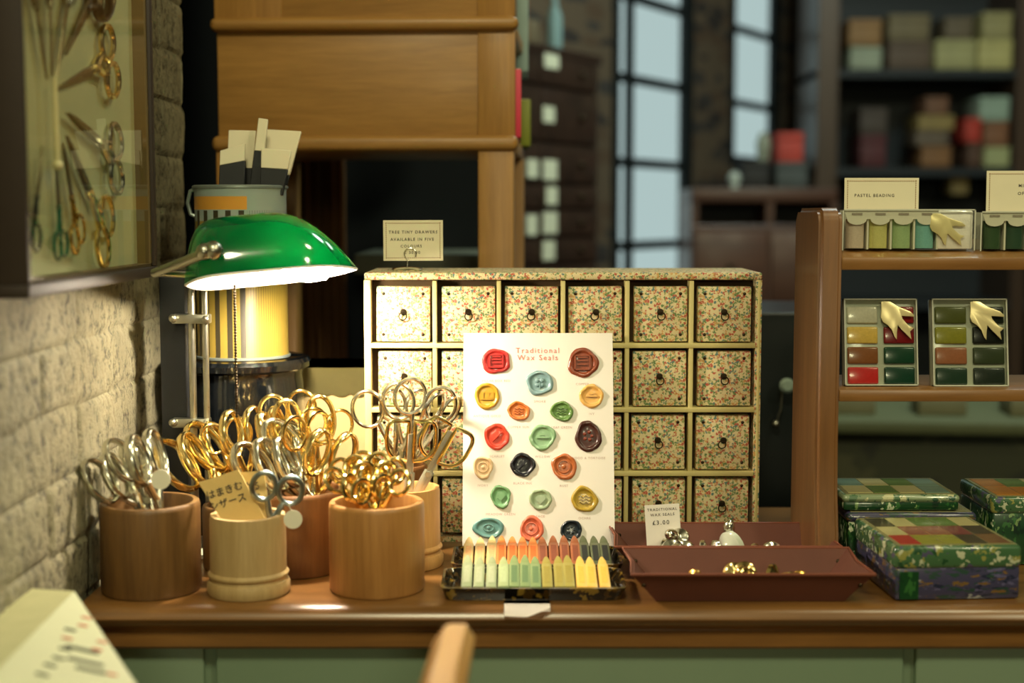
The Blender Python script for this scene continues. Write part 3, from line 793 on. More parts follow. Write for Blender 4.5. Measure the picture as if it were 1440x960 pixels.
# packets in the pale pot
KRAFT = plain('kraft_paper', (214, 184, 116), .8, var=.05, scale=120)
def packet(label, corners, y, lines):
    tl, tr, br, bl = [P(*c_, y+dy) for c_, dy in zip(corners, (.006, .006, -.002, -.002))]
    t = thing('paper_packet', label, 'packet', (bl+br)/2, 'paper packets in the pale turned pot')
    nrm = (tr-tl).cross(tl-bl).normalized(); nrm = nrm if nrm.y < 0 else -nrm
    bm = B(); f = [bm.verts.new(v) for v in (tl, tr, br, bl)]; f2 = [bm.verts.new(v - nrm*.0018) for v in (tl, tr, br, bl)]
    bm.faces.new(f); bm.faces.new(f2[::-1])
    for i in range(4): bm.faces.new((f[i], f[(i+1) % 4], f2[(i+1) % 4], f2[i]))
    bmesh.ops.recalc_face_normals(bm, faces=bm.faces); obj('sleeve', bm, KRAFT, t, smooth=False)
    for s, px, py, size, rot in lines:
        d = PP(px, py, tl, nrm)
        x_ = (tr-tl).normalized(); z_ = nrm.cross(x_) if (nrm.cross(x_)).z > 0 else -nrm.cross(x_)
        xx = x_*math.cos(rot)+z_*math.sin(rot); zz = z_*math.cos(rot)-x_*math.sin(rot)
        lettering(s, size, INK, t, d, xx, zz, .0005, 1.0, bold=size*.012)
packet('kraft paper packet with Japanese lettering leaning left in the pale turned pot', [(279, 678), (335, 660), (372, 728), (316, 738)], pB['c'].y-.003, [('はまきむ', 316, 690, .0085, 0.0), ('シザース', 321, 706, .0085, .0)])
packet('kraft paper packet upright, partly behind the left packet, in the pale turned pot', [(331, 664), (371, 662), (380, 730), (338, 732)], pB['c'].y+.003, [('める', 353, 684, .0085, .0), ('ース', 355, 700, .0085, .0)])
# round swing tags
def round_tag(label, px, py, y, r):
    bm = B(); lathe(bm, [(0, -.0005), (r, -.0005), (r, .0005), (0, .0005)], 28, Matrix.Translation(P(px, py, y)) @ Matrix.Rotation(PI/2-.1, 4, 'X'))
    p = P(px, py, y); tube(bm, [p+Vector((0, -.0003, r*.8)), p+Vector((-.003, .001, r*1.3)), p+Vector((-.004, .003, r*1.9))], .0003, 5)
    tag(obj('round_tag', bm, plain('tag_paper', (226, 222, 200), .7, var=.03)), label, 'tag', 'round paper tags on scissors')
round_tag('white round paper tag hanging on the silver scissors by the wall', 226, 674, pA['c'].y-.030, .0085)
round_tag('cream round paper tag hanging outside the pale turned pot', 412, 730, pB['c'].y-.010, .0082)

# ================================================================== LAMP
LG = (0.0, .026, .012)
def shade_mat():
    m = bpy.data.materials.new('green_glass_shade'); m.use_nodes = True; nt = m.node_tree; b = nt.nodes['Principled BSDF']
    b.inputs['Base Color'].default_value = (*LG, 1); b.inputs['Roughness'].default_value = .12; b.inputs['Coat Weight'].default_value = .8; b.inputs['Coat Roughness'].default_value = .04
    nz = N(nt, 'ShaderNodeTexNoise', Scale=30.0); mr = N(nt, 'ShaderNodeMapRange'); mr.inputs[3].default_value = .08; mr.inputs[4].default_value = .16
    nt.links.new(nz.outputs['Fac'], mr.inputs[0]); nt.links.new(mr.outputs[0], b.inputs['Roughness'])
    t = N(nt, 'ShaderNodeBsdfTranslucent'); t.inputs[0].default_value = (0.0, .40, .07, 1)
    mx = N(nt, 'ShaderNodeMixShader'); mx.inputs[0].default_value = .16
    nt.links.new(b.outputs[0], mx.inputs[1]); nt.links.new(t.outputs[0], mx.inputs[2]); nt.links.new(mx.outputs[0], nt.nodes['Material Output'].inputs[0])
    return m
def lining_mat():
    m = bpy.data.materials.new('opal_lining'); m.use_nodes = True; nt = m.node_tree; b = nt.nodes['Principled BSDF']
    b.inputs['Base Color'].default_value = (.86, .84, .78, 1); b.inputs['Roughness'].default_value = .4
    t = N(nt, 'ShaderNodeBsdfTranslucent'); t.inputs[0].default_value = (.8, .8, .74, 1)
    mx = N(nt, 'ShaderNodeMixShader'); mx.inputs[0].default_value = .10
    nt.links.new(b.outputs[0], mx.inputs[1]); nt.links.new(t.outputs[0], mx.inputs[2]); nt.links.new(mx.outputs[0], nt.nodes['Material Output'].inputs[0])
    return m
LY = 1.325
lampbase = Vector((P(290, 600, 1.385).x, 1.385, TOP))
lamp = thing('desk_lamp', "banker's style desk lamp with green glass shade, lit, on twin steel rods", 'lamp', lampbase)
sc_c = P(383, 389, LY)
SM = Matrix.Translation(sc_c) @ Matrix.Rotation(math.radians(-7.2), 4, 'Y') @ Matrix.Rotation(math.radians(-9), 4, 'X') @ Matrix.Rotation(math.radians(14), 4, 'Z')
def shade_profile(u):
    x = math.sin(-PI/2+PI*u)
    if x < 0: return x, max(0, 1-abs(x)**8), max(0, 1-abs(x)**8.5)**.9*(1-.03*x*x)
    return x, max(0, 1-x**3.2), max(0, 1-x**2.1)
def shade_shell(a, b, h_, z0=0, nu=48, nv=28):
    bm = B(); rows = []
    for i in range(nu+1):
        x_, cb, ch_ = shade_profile(i/nu)
        rows.append([bm.verts.new((a*x_, -b*cb*math.cos(PI*j/nv), z0+h_*ch_*math.sin(PI*j/nv))) for j in range(nv+1)])
    for i in range(nu):
        for j in range(nv):
            try: bm.faces.new((rows[i][j], rows[i+1][j], rows[i+1][j+1], rows[i][j+1]))
            except Exception: pass
    bmesh.ops.remove_doubles(bm, verts=bm.verts, dist=1e-5)
    bmesh.ops.recalc_face_normals(bm, faces=bm.faces)
    return bm
aS, bS, hS_ = .0800, .050, .0600
bm = shade_shell(aS, bS, hS_); bm.transform(SM); sh = obj('shade', bm, shade_mat(), lamp)
bm = shade_shell(aS-.0022, bS-.0022, hS_-.0022, 0); bm.transform(SM); obj('lining', bm, lining_mat(), sh, label='white opal lining')
# rim lip between the shells
bm = B(); pts = []
for i in range(49):
    x_, cb, _ = shade_profile(i/48)
    pts.append(((aS-.001)*x_, -(bS-.001)*cb, 0))
pts += [(x, -y, z) for x, y, z in pts[::-1][1:-1]]
tube(bm, pts, .0014, 6, True); bm.transform(SM); obj('rim', bm, lining_mat(), sh)
bm = B(); tube(bm, [(-.045, 0, .022), (.000, 0, .018), (.010, 0, .012)], [.006, .006, .008], 14); bm.transform(SM); obj('bulb_socket', bm, BRASS, lamp)
bm = B(); tube(bm, [(.010, 0, .005), (.019, 0, .005), (.036, 0, .004), (.050, 0, .003), (.056, 0, .003)], [.006, .011, .0125, .0105, .004], 16); bm.transform(SM)
obj('bulb', bm, emit('bulb_glow', (1.0, .85, .65), 700), lamp)
# ball joint on the near end, arm, bracket, rods
bj = P(300, 352, LY-.064)
bm = B(); ball(bm, bj, .0085, 20, 14); ball(bm, bj+Vector((-.008, -.001, -.001)), .0075, 16, 10)
obj('ball_joint', bm, STEEL, lamp)
ae = P(217, 384, 1.285)
bm = B(); tube(bm, [bj+Vector((-.004, 0, -.001)), bj.lerp(ae, .5), ae, ae+Vector((.002, .012, 0))], [.0052, .0046, .0042, .0038], 12); obj('arm', bm, STEEL, lamp)
r1, r2 = P(270, 480, 1.385), P(289, 480, 1.385)
zt_ = P(270, 384, 1.385).z
bm = B(); tube(bm, [ae, Vector((r2.x, 1.385, zt_-.002))], .0032, 10); obj('top_bar', bm, STEEL, lamp)
for r_, rad in ((r1, .0037), (r2, .0032)):
    bm = B(); tube(bm, [Vector((r_.x, 1.385, TOP+.012)), Vector((r_.x, 1.385, zt_))], rad, 14); obj('rod', bm, STEEL, lamp)
for py in (448, 594):
    a = P(243, py, 1.385); b = P(296, py, 1.385)
    bm = B(); box(bm, (a.x, 1.379, a.z-.0045), (b.x, 1.391, a.z+.0045), .001); br = obj('bracket', bm, STEEL, lamp)
    bm = B(); ball(bm, (a.x+.002, 1.377, a.z+.001), .0042, 14, 10); obj('bracket_screw', bm, STEEL, br)
    bm = B(); ball(bm, (b.x-.003, 1.377, a.z), .004, 12, 8); obj('bracket_screw', bm, STEEL, br)
bm = B(); a, b = P(226, 400, 1.405), P(262, 400, 1.405)
box(bm, (a.x, 1.396, TOP), (b.x, 1.416, zt_+.002), .002); obj('mounting_post', bm, BLACKMATTE, lamp)
bm = B(); lathe(bm, [(0, 0), (.03, 0), (.031, .004), (.028, .010), (.01, .013), (0, .013)], 36, Matrix.Translation(Vector(((r1.x+r2.x)/2, 1.385, TOP+.0003)))); obj('base', bm, STEEL, lamp)
bm = B(); top = P(330, 402, LY-.03); bot = P(333, 585, LY-.03); nb = 46
for i in range(nb): ball(bm, top.lerp(bot, i/(nb-1)), .00155, 7, 5)
tube(bm, [top, bot], .0005, 5); obj('pull_chain', bm, DARKMETAL, lamp)

# ================================================================== BLACK JAR + TIN behind the lamp
jy = 1.505
jc = Vector((P(337, 500, jy).x, jy, TOP)); zj = P(337, 500, jy).z-TOP
bm = B(); R = .0745
lathe(bm, [(0, .0005), (R*.86, .0005), (R*.9, .004), (R*.9, zj-.03), (R*.88, zj-.02), (R*.9, zj-.014), (R*.99, zj-.011), (R*1.01, zj-.005), (R*.98, zj-.001), (R*.9, zj), (R*.86, zj-.002), (0, zj-.002)], 64, Matrix.Translation(jc))
tag(obj('black_jar', bm, BLACKGLOSS), 'glossy black lidded ceramic jar behind the lamp, carrying the yellow tin', 'jar')
ty = 1.505; r_t = .0485
tc0 = Vector((P(342, 500, ty).x, ty, jc.z+zj-.0015)); zt2 = P(342, 262, ty).z-tc0.z
def can_mat():
    m, nt, b = newmat('printed_tin')
    tc = N(nt, 'ShaderNodeTexCoord'); sx = N(nt, 'ShaderNodeSeparateXYZ'); nt.links.new(tc.outputs['Object'], sx.inputs[0])
    at = N(nt, 'ShaderNodeMath', operation='ARCTAN2'); nt.links.new(sx.outputs[1], at.inputs[0]); nt.links.new(sx.outputs[0], at.inputs[1])
    def math_(op, a, bval):
        n_ = N(nt, 'ShaderNodeMath', operation=op)
        if hasattr(a, 'is_linked'): nt.links.new(a, n_.inputs[0])
        else: n_.inputs[0].default_value = a
        if hasattr(bval, 'is_linked'): nt.links.new(bval, n_.inputs[1])
        else: n_.inputs[1].default_value = bval
        return n_.outputs[0]
    ang = at.outputs[0]                              # -pi..pi, facing the viewer about -pi/2
    wide = math_('FRACT', math_('MULTIPLY', math_('ADD', ang, 10.0), 22/(2*PI)), 0)
    fine = math_('FRACT', math_('MULTIPLY', math_('ADD', ang, 10.0), 110/(2*PI)), 0)
    right = math_('GREATER_THAN', ang, -PI/2+.32)
    w_d = math_('LESS_THAN', wide, .42); f_d = math_('LESS_THAN', fine, .25)
    w_d = math_('MULTIPLY', w_d, math_('SUBTRACT', 1.0, right)); f_d = math_('MULTIPLY', math_('MULTIPLY', f_d, right), .55)
    dark = math_('MAXIMUM', w_d, f_d)
    lower = math_('LESS_THAN', sx.outputs[2], zt2*.86)
    dark = math_('MULTIPLY', dark, lower)
    # colours by height
    def band(z0, z1): return math_('MULTIPLY', math_('GREATER_THAN', sx.outputs[2], z0), math_('LESS_THAN', sx.outputs[2], z1))
    mx = N(nt, 'ShaderNodeMix', data_type='RGBA'); mx.inputs[6].default_value = lin((150, 128, 54)); mx.inputs[7].default_value = lin((150, 166, 160))
    nt.links.new(math_('GREATER_THAN', sx.outputs[2], zt2*.80), mx.inputs[0])
    mo = N(nt, 'ShaderNodeMix', data_type='RGBA'); mo.inputs[7].default_value = lin((210, 152, 62))
    nz = N(nt, 'ShaderNodeTexNoise', Scale=40.0); nt.links.new(tc.outputs['Object'], nz.inputs['Vector'])
    ob = math_('MULTIPLY', band(zt2*.865, zt2*.94), math_('SUBTRACT', 1.0, right))
    nt.links.new(ob, mo.inputs[0]); nt.links.new(mx.outputs[2], mo.inputs[6])
    md = N(nt, 'ShaderNodeMix', data_type='RGBA'); md.inputs[7].default_value = lin((58, 52, 36))
    nt.links.new(dark, md.inputs[0]); nt.links.new(mo.outputs[2], md.inputs[6])
    nt.links.new(md.outputs[2], b.inputs['Base Color']); b.inputs['Roughness'].default_value = .35
    return m
tin = thing('storage_tin', 'tall tin with yellow and dark stripes standing on the black jar behind the lamp', 'tin', tc0)
bm = B(); lathe(bm, [(0, 0), (r_t, 0), (r_t, .004), (r_t*.985, .006), (r_t*.985, zt2-.005), (r_t, zt2-.003), (r_t, zt2), (r_t*.96, zt2), (r_t*.95, zt2-.01), (r_t*.95, .01), (0, .01)], 64, Matrix.Translation(tc0))
obj('tin_body', bm, can_mat(), tin)
for z in (0.0, zt2-.003):
    bm = B(); lathe(bm, [(r_t*.99, 0), (r_t*1.03, .001), (r_t*1.03, .003), (r_t*.99, .004)], 64, Matrix.Translation(tc0+Vector((0, 0, z)))); obj('tin_rim', bm, plain('tin_blue_grey', (150, 162, 156), .35, .6), tin)
bm = B(); hx = P(272, 285, ty-.01)
tube(bm, [hx+Vector((.006, 0, .016)), hx+Vector((-.003, 0, .012)), hx+Vector((-.006, 0, 0)), hx+Vector((-.003, 0, -.012)), hx+Vector((.006, 0, -.016))], .0022, 8); obj('tin_handle', bm, plain('tin_blue_grey', (150, 162, 156)), tin)
SLV = plain('packet_black', (14, 17, 20), .5)
def upright_packet(label, quad, y, lean, ysplit):
    """tall packet standing in the tin: paper top over a black sleeve"""
    tl, tr, br, bl = [P(*c_, y+d_) for c_, d_ in zip(quad, (lean, lean, 0, 0))]
    t = thing('wrapped_packet', label, 'packet', (bl+br)/2, 'packets standing in the striped tin')
    def slab(a, b, c_, d, th, name, mat):
        nrm = (b-a).cross(a-d).normalized(); nrm = nrm if nrm.y < 0 else -nrm
        bm = B(); f = [bm.verts.new(v+nrm*th) for v in (a, b, c_, d)]; f2 = [bm.verts.new(v-nrm*th) for v in (a, b, c_, d)]
        bm.faces.new(f); bm.faces.new(f2[::-1])
        for i in range(4): bm.faces.new((f[i], f[(i+1) % 4], f2[(i+1) % 4], f2[i]))
        bmesh.ops.recalc_face_normals(bm, faces=bm.faces); bmesh.ops.bevel(bm, geom=list(bm.edges), offset=.0006, segments=1, affect='EDGES')
        obj(name, bm, mat, t)
    ml, mr = tl.lerp(bl, ysplit), tr.lerp(br, ysplit)
    slab(tl, tr, mr, ml, .0022, 'paper_top', CREAM)
    slab(ml, mr, br, bl, .0030, 'black_sleeve', SLV)
upright_packet('short broad cream packet at the left in the striped tin', [(310, 212), (345, 202), (345, 275), (308, 275)], ty-.018, .004, .33)
upright_packet('tall cream packet standing second from the left in the striped tin', [(322, 183), (360, 184), (352, 275), (318, 275)], ty+.006, .004, .58)
upright_packet('narrow cream-tipped stick packet rising highest from the striped tin', [(364, 166), (377, 168), (366, 275), (350, 275)], ty-.006, .004, .42)
upright_packet('wide ivory packet leaning right at the back of the striped tin', [(376, 182), (424, 185), (400, 275), (368, 275)], ty+.018, .006, .68)
upright_packet('low cream packet in front of the wide ivory one in the striped tin', [(368, 208), (410, 212), (398, 275), (366, 275)], ty-.014, .004, .42)

# olive scalloped cloth over a beige box, behind
bx0, bx1 = P(420, 540, 1.56).x, P(640, 540, 1.56).x
zc = P(470, 517, 1.56).z
bm = B(); box(bm, (bx0, 1.562, TOP+.0005), (bx1, 1.66, zc-.0015), .002)
tag(obj('storage_box', bm, plain('beige_box', (206, 184, 130), .8)), 'beige box behind the scissors, under a scalloped olive cloth', 'box')
bm = B(); k = 60; lo = []; hi = []; bk = []
for i in range(k+1):
    x = bx0-.002+(bx1-bx0+.004)*i/k; dz = .028+.004*abs(math.sin(i/k*PI*9)) + .002*noise.noise((i*.4, 0, 0))
    lo.append(bm.verts.new((x, 1.559, zc-dz))); hi.append(bm.verts.new((x, 1.560, zc))); bk.append(bm.verts.new((x, 1.664, zc)))
for i in range(k):
    bm.faces.new((lo[i], lo[i+1], hi[i+1], hi[i])); bm.faces.new((hi[i], hi[i+1], bk[i+1], bk[i]))
bmesh.ops.solidify(bm, geom=bm.faces[:], thickness=.001)
tag(obj('scalloped_cloth', bm, plain('olive_cloth', (120, 112, 66), .9, bump=.2)), 'olive green cloth with scalloped hem over the beige box behind the scissors', 'cloth')
# low support so the box behind the counter edge stands on something
# ================================================================== LEATHER TRAYS
LEATHER = plain('red_brown_leather', (98, 52, 36), .7, coat=0, var=.12, scale=40, bump=.15)
def leather_tray(label, px0, px1, yf, yb, hgt, flare):
    xl, xr = P(px0, 840, yf).x, P(px1, 840, yf).x
    base = Vector(((xl+xr)/2, (yf+yb)/2, TOP)); a, b = (xr-xl)/2, (yb-yf)/2
    t = thing('leather_tray', label, 'tray', base, 'leather trays in front of the drawers')
    bm = B(); th = .0022
    def rect(s, z, pin):    # eight points: corners pinched outward
        return [(-(a+s+pin), -(b+s*.55+pin), z), (0, -(b+s*.75), z), (a+s+pin, -(b+s*.55+pin), z), (a+s, 0, z), (a+s+pin, b+s*.55+pin, z), (0, b+s*.75, z), (-(a+s+pin), b+s*.55+pin, z), (-(a+s), 0, z)]
    rings = [rect(0, .0006, 0), rect(flare*.5, hgt*.5, .001), rect(flare, hgt, .004), rect(flare-th, hgt+.0004, .004), rect(flare*.5-th, hgt*.5, .001), rect(-th, .003, 0)]
    vs = [[bm.verts.new(Vector(c_)+base) for c_ in r] for r in rings]
    for A_, B_ in zip(vs, vs[1:]):
        for i in range(8): bm.faces.new((A_[i], A_[(i+1) % 8], B_[(i+1) % 8], B_[i]))
    bm.faces.new(vs[0]); bm.faces.new(vs[-1]); bmesh.ops.recalc_face_normals(bm, faces=bm.faces)
    obj('tray_body', bm, LEATHER, t)
    bm = B()
    r = rect(flare+.0005, hgt+.0004, .004)
    tube(bm, [Vector(c_)+base for c_ in r], .0014, 6, True); obj('rolled_edge', bm, plain('leather_edge', (118, 62, 42), .6), t)
    bm = B()
    for qx in (-1, 1):
        for qy in (-1, 1): ball(bm, base+Vector((qx*(a+flare*.62), qy*(b+flare*.40), hgt*.62)), .0022, 10, 8)
    obj('corner_rivet', bm, DARKMETAL, t)
    return base
tf = leather_tray('front red-brown leather tray with flared sides holding a few brass seals', 922, 1188, 1.204, 1.272, .027, .018)
tr_ = leather_tray('rear red-brown leather tray with silver seals and a price card', 896, 1144, 1.305, 1.378, .027, .018)
# seal stamps lying in the trays
def stamp_proto(mat, name='wax_stamp'):
    head = [(0, 0), (.0095, 0), (.0105, .001), (.0105, .0042), (.009, .0055), (.005, .007), (.0035, .009)]
    hand = [(.0035, .009), (.0046, .012), (.0062, .018), (.0064, .022), (.0048, .027), (.0022, .0295), (0, .030)]
    return head, hand
def stamp(label, px, py, y, mat, tilt, yaw, sc_=1.0, z=None, grp=None, hm=None):
    p = P(px, py, y); 
    if z is not None: p.z = z
    m = Matrix.Translation(p) @ Matrix.Rotation(yaw, 4, 'Z') @ Matrix.Rotation(tilt, 4, 'X') @ Matrix.Scale(sc_, 4)
    t = thing('wax_stamp', label, 'seal', p, grp)
    hd, hn = stamp_proto(mat)
    bm = B(); lathe(bm, hd, 24, m); obj('stamp_head', bm, mat, t)
    bm = B(); lathe(bm, hn, 20, m); obj('stamp_handle', bm, hm or mat, t)
g = 'silver seals in the rear leather tray'
zr_ = TOP+.0155
stamp('leftmost silver seal lying behind the price card foot, rear leather tray', 930, 764, 1.335, SILVER, PI/2+.1, 1.2, .95, zr_, g)
stamp('silver seal with a dome head turned to the front, just right of the card foot', 945, 760, 1.318, SILVER, PI/2-.25, .1, 1.05, zr_+.002, g)
stamp('silver seal lying on top of its neighbours near the price card', 957, 752, 1.345, SILVER, 1.2, -.6, .95, zr_+.007, g)
stamp('silver seal third along with its round head upright', 965, 758, 1.322, SILVER, PI/2-.1, -.5, .95, zr_+.001, g)
stamp('olive-grey silver seal lying sideways left of the pale handled one', 984, 764, 1.325, SILVER, PI/2, 1.4, 1.0, zr_, g)
GLS = plain('pale_glass', (206, 212, 194), .12, coat=.8, var=.1)
stamp('pale handled silver seal left of the large crystal seal', 1010, 760, 1.325, SILVER, PI/2, -1.3, 1.0, zr_, g, GLS)
stamp('large pale crystal seal in the middle of the rear leather tray', 1034, 758, 1.333, GLS, PI/2+.2, -1.0, 1.5, zr_+.003, g, GLS)
stamp('thin brass-topped seal standing up near the crystal one', 1022, 760, 1.345, SILVER, .2, .4, .9, zr_, g)
stamp('small silver seal right of the crystal one', 1058, 764, 1.322, SILVER, PI/2, .9, .8, zr_, g)
stamp('silver seal at the right end, rear leather tray', 1084, 766, 1.322, SILVER, PI/2-.2, .2, .95, zr_, g)
g = 'brass seals in the front leather tray'
zf_ = TOP+.013
stamp('brass seal lying left of centre in the front leather tray', 980, 800, 1.235, BRASS, PI/2, -.8, .85, zf_-.001, g)
stamp('brass seal lying just left of the middle in the front leather tray', 1030, 800, 1.240, GOLD, PI/2-.2, .5, 1.1, zf_+.001, g)
stamp('brass seal with head turned up in the middle of the front leather tray', 1048, 800, 1.236, GOLD, PI/2-.3, -.3, 1.05, zf_+.003, g)
stamp('brass seal lying right of centre in the front leather tray', 1082, 800, 1.238, GOLD, PI/2, 1.0, 1.05, zf_+.001, g)
stamp('small brass seal at the right end of the front leather tray', 1126, 800, 1.234, BRASS, PI/2, -.4, .8, zf_-.001, g)
cc = P(932.5, 741, 1.352)
sign_card('price_card', 'white price card reading traditional wax seals standing in the rear leather tray', cc, (1, 0, .06), (-.02, .10, 1), .0335, .044,
          [('TRADITIONAL', .0036, 0, .0172, INK), ('WAX SEALS', .0036, 0, .0122, INK), ('£3.00', .0058, -.002, .0045, INK)], PAPER, False)

# ================================================================== RIGHT DISPLAY RACK
RW = wood('rack_wood', (96, 62, 30), (128, 86, 44), 'Z', 30, .35, .4)
RWX = wood('rack_shelf_wood', (126, 86, 42), (156, 112, 60), 'X', 30, .35, .4)
ry0, ry1 = 1.325, 1.440
rk = thing('display_rack', 'brown wooden two-shelf rack with thick rounded side at the right of the counter', 'rack', (.6, 1.38, TOP))
xL, xR = P(1150, 450, ry0).x, P(1183, 450, ry0).x
zT = P(1150, 292, ry0).z
bm = B()
# side panel outline in the Y-Z plane
out = [(ry1, TOP+.0005), (ry1, zT-.012), (ry1-.012, zT)] + [(ry0+.012, zT), (ry0+.004, zT-.004), (ry0, zT-.012)] + \
      [(ry0, TOP+.12), (ry0-.003, TOP+.07), (ry0-.010, TOP+.035), (ry0-.014, TOP+.0005)]
t_ = bmesh.new(); f = t_.faces.new([t_.verts.new((xL, y, z)) for y, z in out]); r = bmesh.ops.extrude_face_region(t_, geom=[f])
for v in r['geom']:
    if isinstance(v, bmesh.types.BMVert): v.co.x = xR
bmesh.ops.recalc_face_normals(t_, faces=t_.faces)
bmesh.ops.bevel(t_, geom=[e for e in t_.edges if abs(e.verts[0].co.x-e.verts[1].co.x) < 1e-6], offset=.004, segments=3, affect='EDGES')
merge(bm, t_); obj('side_panel', bm, RW, rk)
bm = B(); box(bm, (.95, ry0, TOP+.0005), (.972, ry1, zT), .004); obj('side_panel', bm, RW, rk)
def rshelf(py_top, py_bot, tilt):
    z1 = P(1300, py_top, ry0).z; z0 = P(1300, py_bot, ry0).z
    bm = B(); t2 = bmesh.new(); box(t2, (xR, 0, -(z1-z0)), (.95, ry1-ry0+.01, 0), .0012)
    t2.transform(Matrix.Translation((0, ry0+.002, z1)) @ Matrix.Rotation(tilt, 4, 'X')); merge(bm, t2)
    obj('shelf', bm, RWX, rk); return z1
zs1 = rshelf(362, 380, math.radians(7)); zs2 = rshelf(548, 565, math.radians(0))
bm = B(); z_l = P(1300, 351, ry0+.035).z
# ---- clear packs on the upper shelf
CLEAR = glass('clear_plastic', (.96, .97, .95), .08)
LBLUE = plain('scalloped_label', (214, 210, 190), .6, var=.04)
BIRD = [(.02, .98), (.12, 1.0), (.28, .99), (.40, .93), (.52, .86), (.70, .80), (.88, .74), (1.0, .64), (.97, .61), (.80, .62), (.62, .63), (.64, .56), (.74, .46), (.84, .37), (.98, .33), (.86, .24), (.90, .04), (.76, .16), (.62, .28), (.50, .40), (.47, .22), (.46, .04), (.40, .10), (.32, .28), (.20, .40), (.06, .48), (.0, .60), (.02, .80)]
FILM_SHEEN = plain('film_white_sheen', (244, 238, 228), .18, 0, coat=1, var=.08, scale=120, bump=.6)  # bright reflection on the film put into its white base colour
def clear_box(t, m, w, d, h_):
    """thin-walled clear case; m: front-bottom-left local frame, -Y to the viewer"""
    bm = B(); th = .0009
    for a, b in (((0, 0, 0), (w, th, h_)), ((0, d-th, 0), (w, d, h_)), ((0, th, 0), (th, d-th, h_)), ((w-th, th, 0), (w, d-th, h_)), ((th, th, h_-th), (w-th, d-th, h_))):
        tt = bmesh.new(); box(tt, a, b); tt.transform(m); merge(bm, tt)
    obj('clear_case', bm, CLEAR, t, smooth=False)
    bm = B()
    for a, b in (((0, -.0003, 0), (.0011, .0008, h_)), ((w-.0011, -.0003, 0), (w, .0008, h_)), ((0, -.0003, h_-.0011), (w, .0008, h_))):
        tt = bmesh.new(); box(tt, a, b); tt.transform(m); merge(bm, tt)
    obj('case_edge', bm, plain('plastic_edge', (206, 208, 190), .25, coat=.5), t, smooth=False)
def tube_pack(label, px0, px1, py0, py1, y, tubes, bird):
    a = P(px0, py1, y); b = P(px1, py1, y); h_ = P(px0, py0, y).z-a.z; w = b.x-a.x
    m = Matrix.Translation(a); t = thing('glitter_pack', label, 'pack', (a+b)/2, 'clear packs of glitter tubes on the upper shelf')
    clear_box(t, m, w, .024, h_)
    bm = B(); tt = bmesh.new(); box(tt, (.0015, .0185, .001), (w-.0015, .0195, h_-.001)); tt.transform(m); merge(bm, tt); obj('backing_card', bm, plain('grey_backing', (168, 164, 148), .6), t, smooth=False)
    n = len(tubes); tw = (w*(.70 if bird else 1.0))/n
    for i, colr in enumerate(tubes):
        cx = .003+tw*(i+.5); r = tw*.40
        bm = B(); lathe(bm, [(0, .002), (r, .002), (r, h_*.76), (0, h_*.76)], 22, m @ Matrix.Translation((cx, .010, 0)) @ Matrix.Diagonal((1, .8, 1, 1)))
        obj('glitter_tube', bm, plain('glitter_%d_%d_%d' % colr, colr, .12, .25, coat=1, var=.2, scale=900), t)
        bm = B(); tt = bmesh.new(); box(tt, (cx+tw*.46, .004, .001), (cx+tw*.54, .016, h_*.8)); tt.transform(m); merge(bm, tt); obj('tube_divider', bm, LBLUE, t, smooth=False)
    bm = B(); pts = [(.0015, h_-.0015)]
    for i in range(n):
        for k in range(9):
            a_ = PI*k/8; pts.append((.003+tw*(i+.5)-tw*.42*math.cos(a_), h_*.76-h_*.14*math.sin(a_)))
    pts.append((.003+tw*n, h_*.76)); pts.append((.003+tw*n, h_-.0015))
    prism(bm, pts, .0006, m @ Matrix.Translation((0, .0015, 0))); obj('scalloped_label', bm, LBLUE, t, smooth=False)
    bm = B()
    for i in range(n):
        tt = bmesh.new(); box(tt, (.003+tw*(i+.28), .0009, h_*.86), (.003+tw*(i+.72), .0014, h_*.91)); tt.transform(m); merge(bm, tt)
    obj('label_print', bm, plain('label_print', (150, 140, 124), .7), t, smooth=False)
    if bird:
        bm = B(); tt = bmesh.new(); box(tt, (.003+tw*n, .004, .001), (w-.001, .010, h_-.001), .002); tt.transform(m); merge(bm, tt); obj('film_pouch', bm, FILM_SHEEN, t)
        bm = B(); prism(bm, [(x*w*.27, z*h_*.82) for x, z in BIRD], .0012, m @ Matrix.Translation((w*.66, .0012, h_*.08)), .0003); obj('swallow_emblem', bm, plain('gilt_card', (238, 222, 164), .3, .3), t, label='gold swallow shape')
ypk = ry0+.032
tube_pack('clear pack of pastel glitter tubes with a swallow shape on the upper rack shelf', 1184, 1371, 294, 352, ypk, [(228, 208, 188), (226, 220, 140), (178, 206, 150), (140, 202, 196)], True)
tube_pack('clear pack of dark green glitter tubes on the upper rack shelf', 1378, 1560, 297, 353, ypk, [(70, 96, 66), (62, 90, 70), (58, 84, 74), (54, 76, 70)], True)
def pc(label, px0, px1, py0, py1, y, lines):
    a, b = P(px0, py0, y), P(px1, py1, y)
    sign_card('price_card', label, ((a.x+b.x)/2, y, (a.z+b.z)/2), (1, 0, 0), (0, .02, 1), b.x-a.x, a.z-b.z, lines, CREAM, True, 'price cards standing on the display rack')
pc('cream card with one typed line behind the pastel glitter pack', 1188, 1290, 250, 352, ypk+.028, [('PASTEL BEADING', .0040, -.007, .018, INK)])
pc('cream card with two typed lines behind the dark green glitter pack', 1388, 1490, 240, 352, ypk+.028, [('MINI BOX', .0042, .006, .024, INK), ('OF GLITTER', .0042, .008, .0165, INK)])
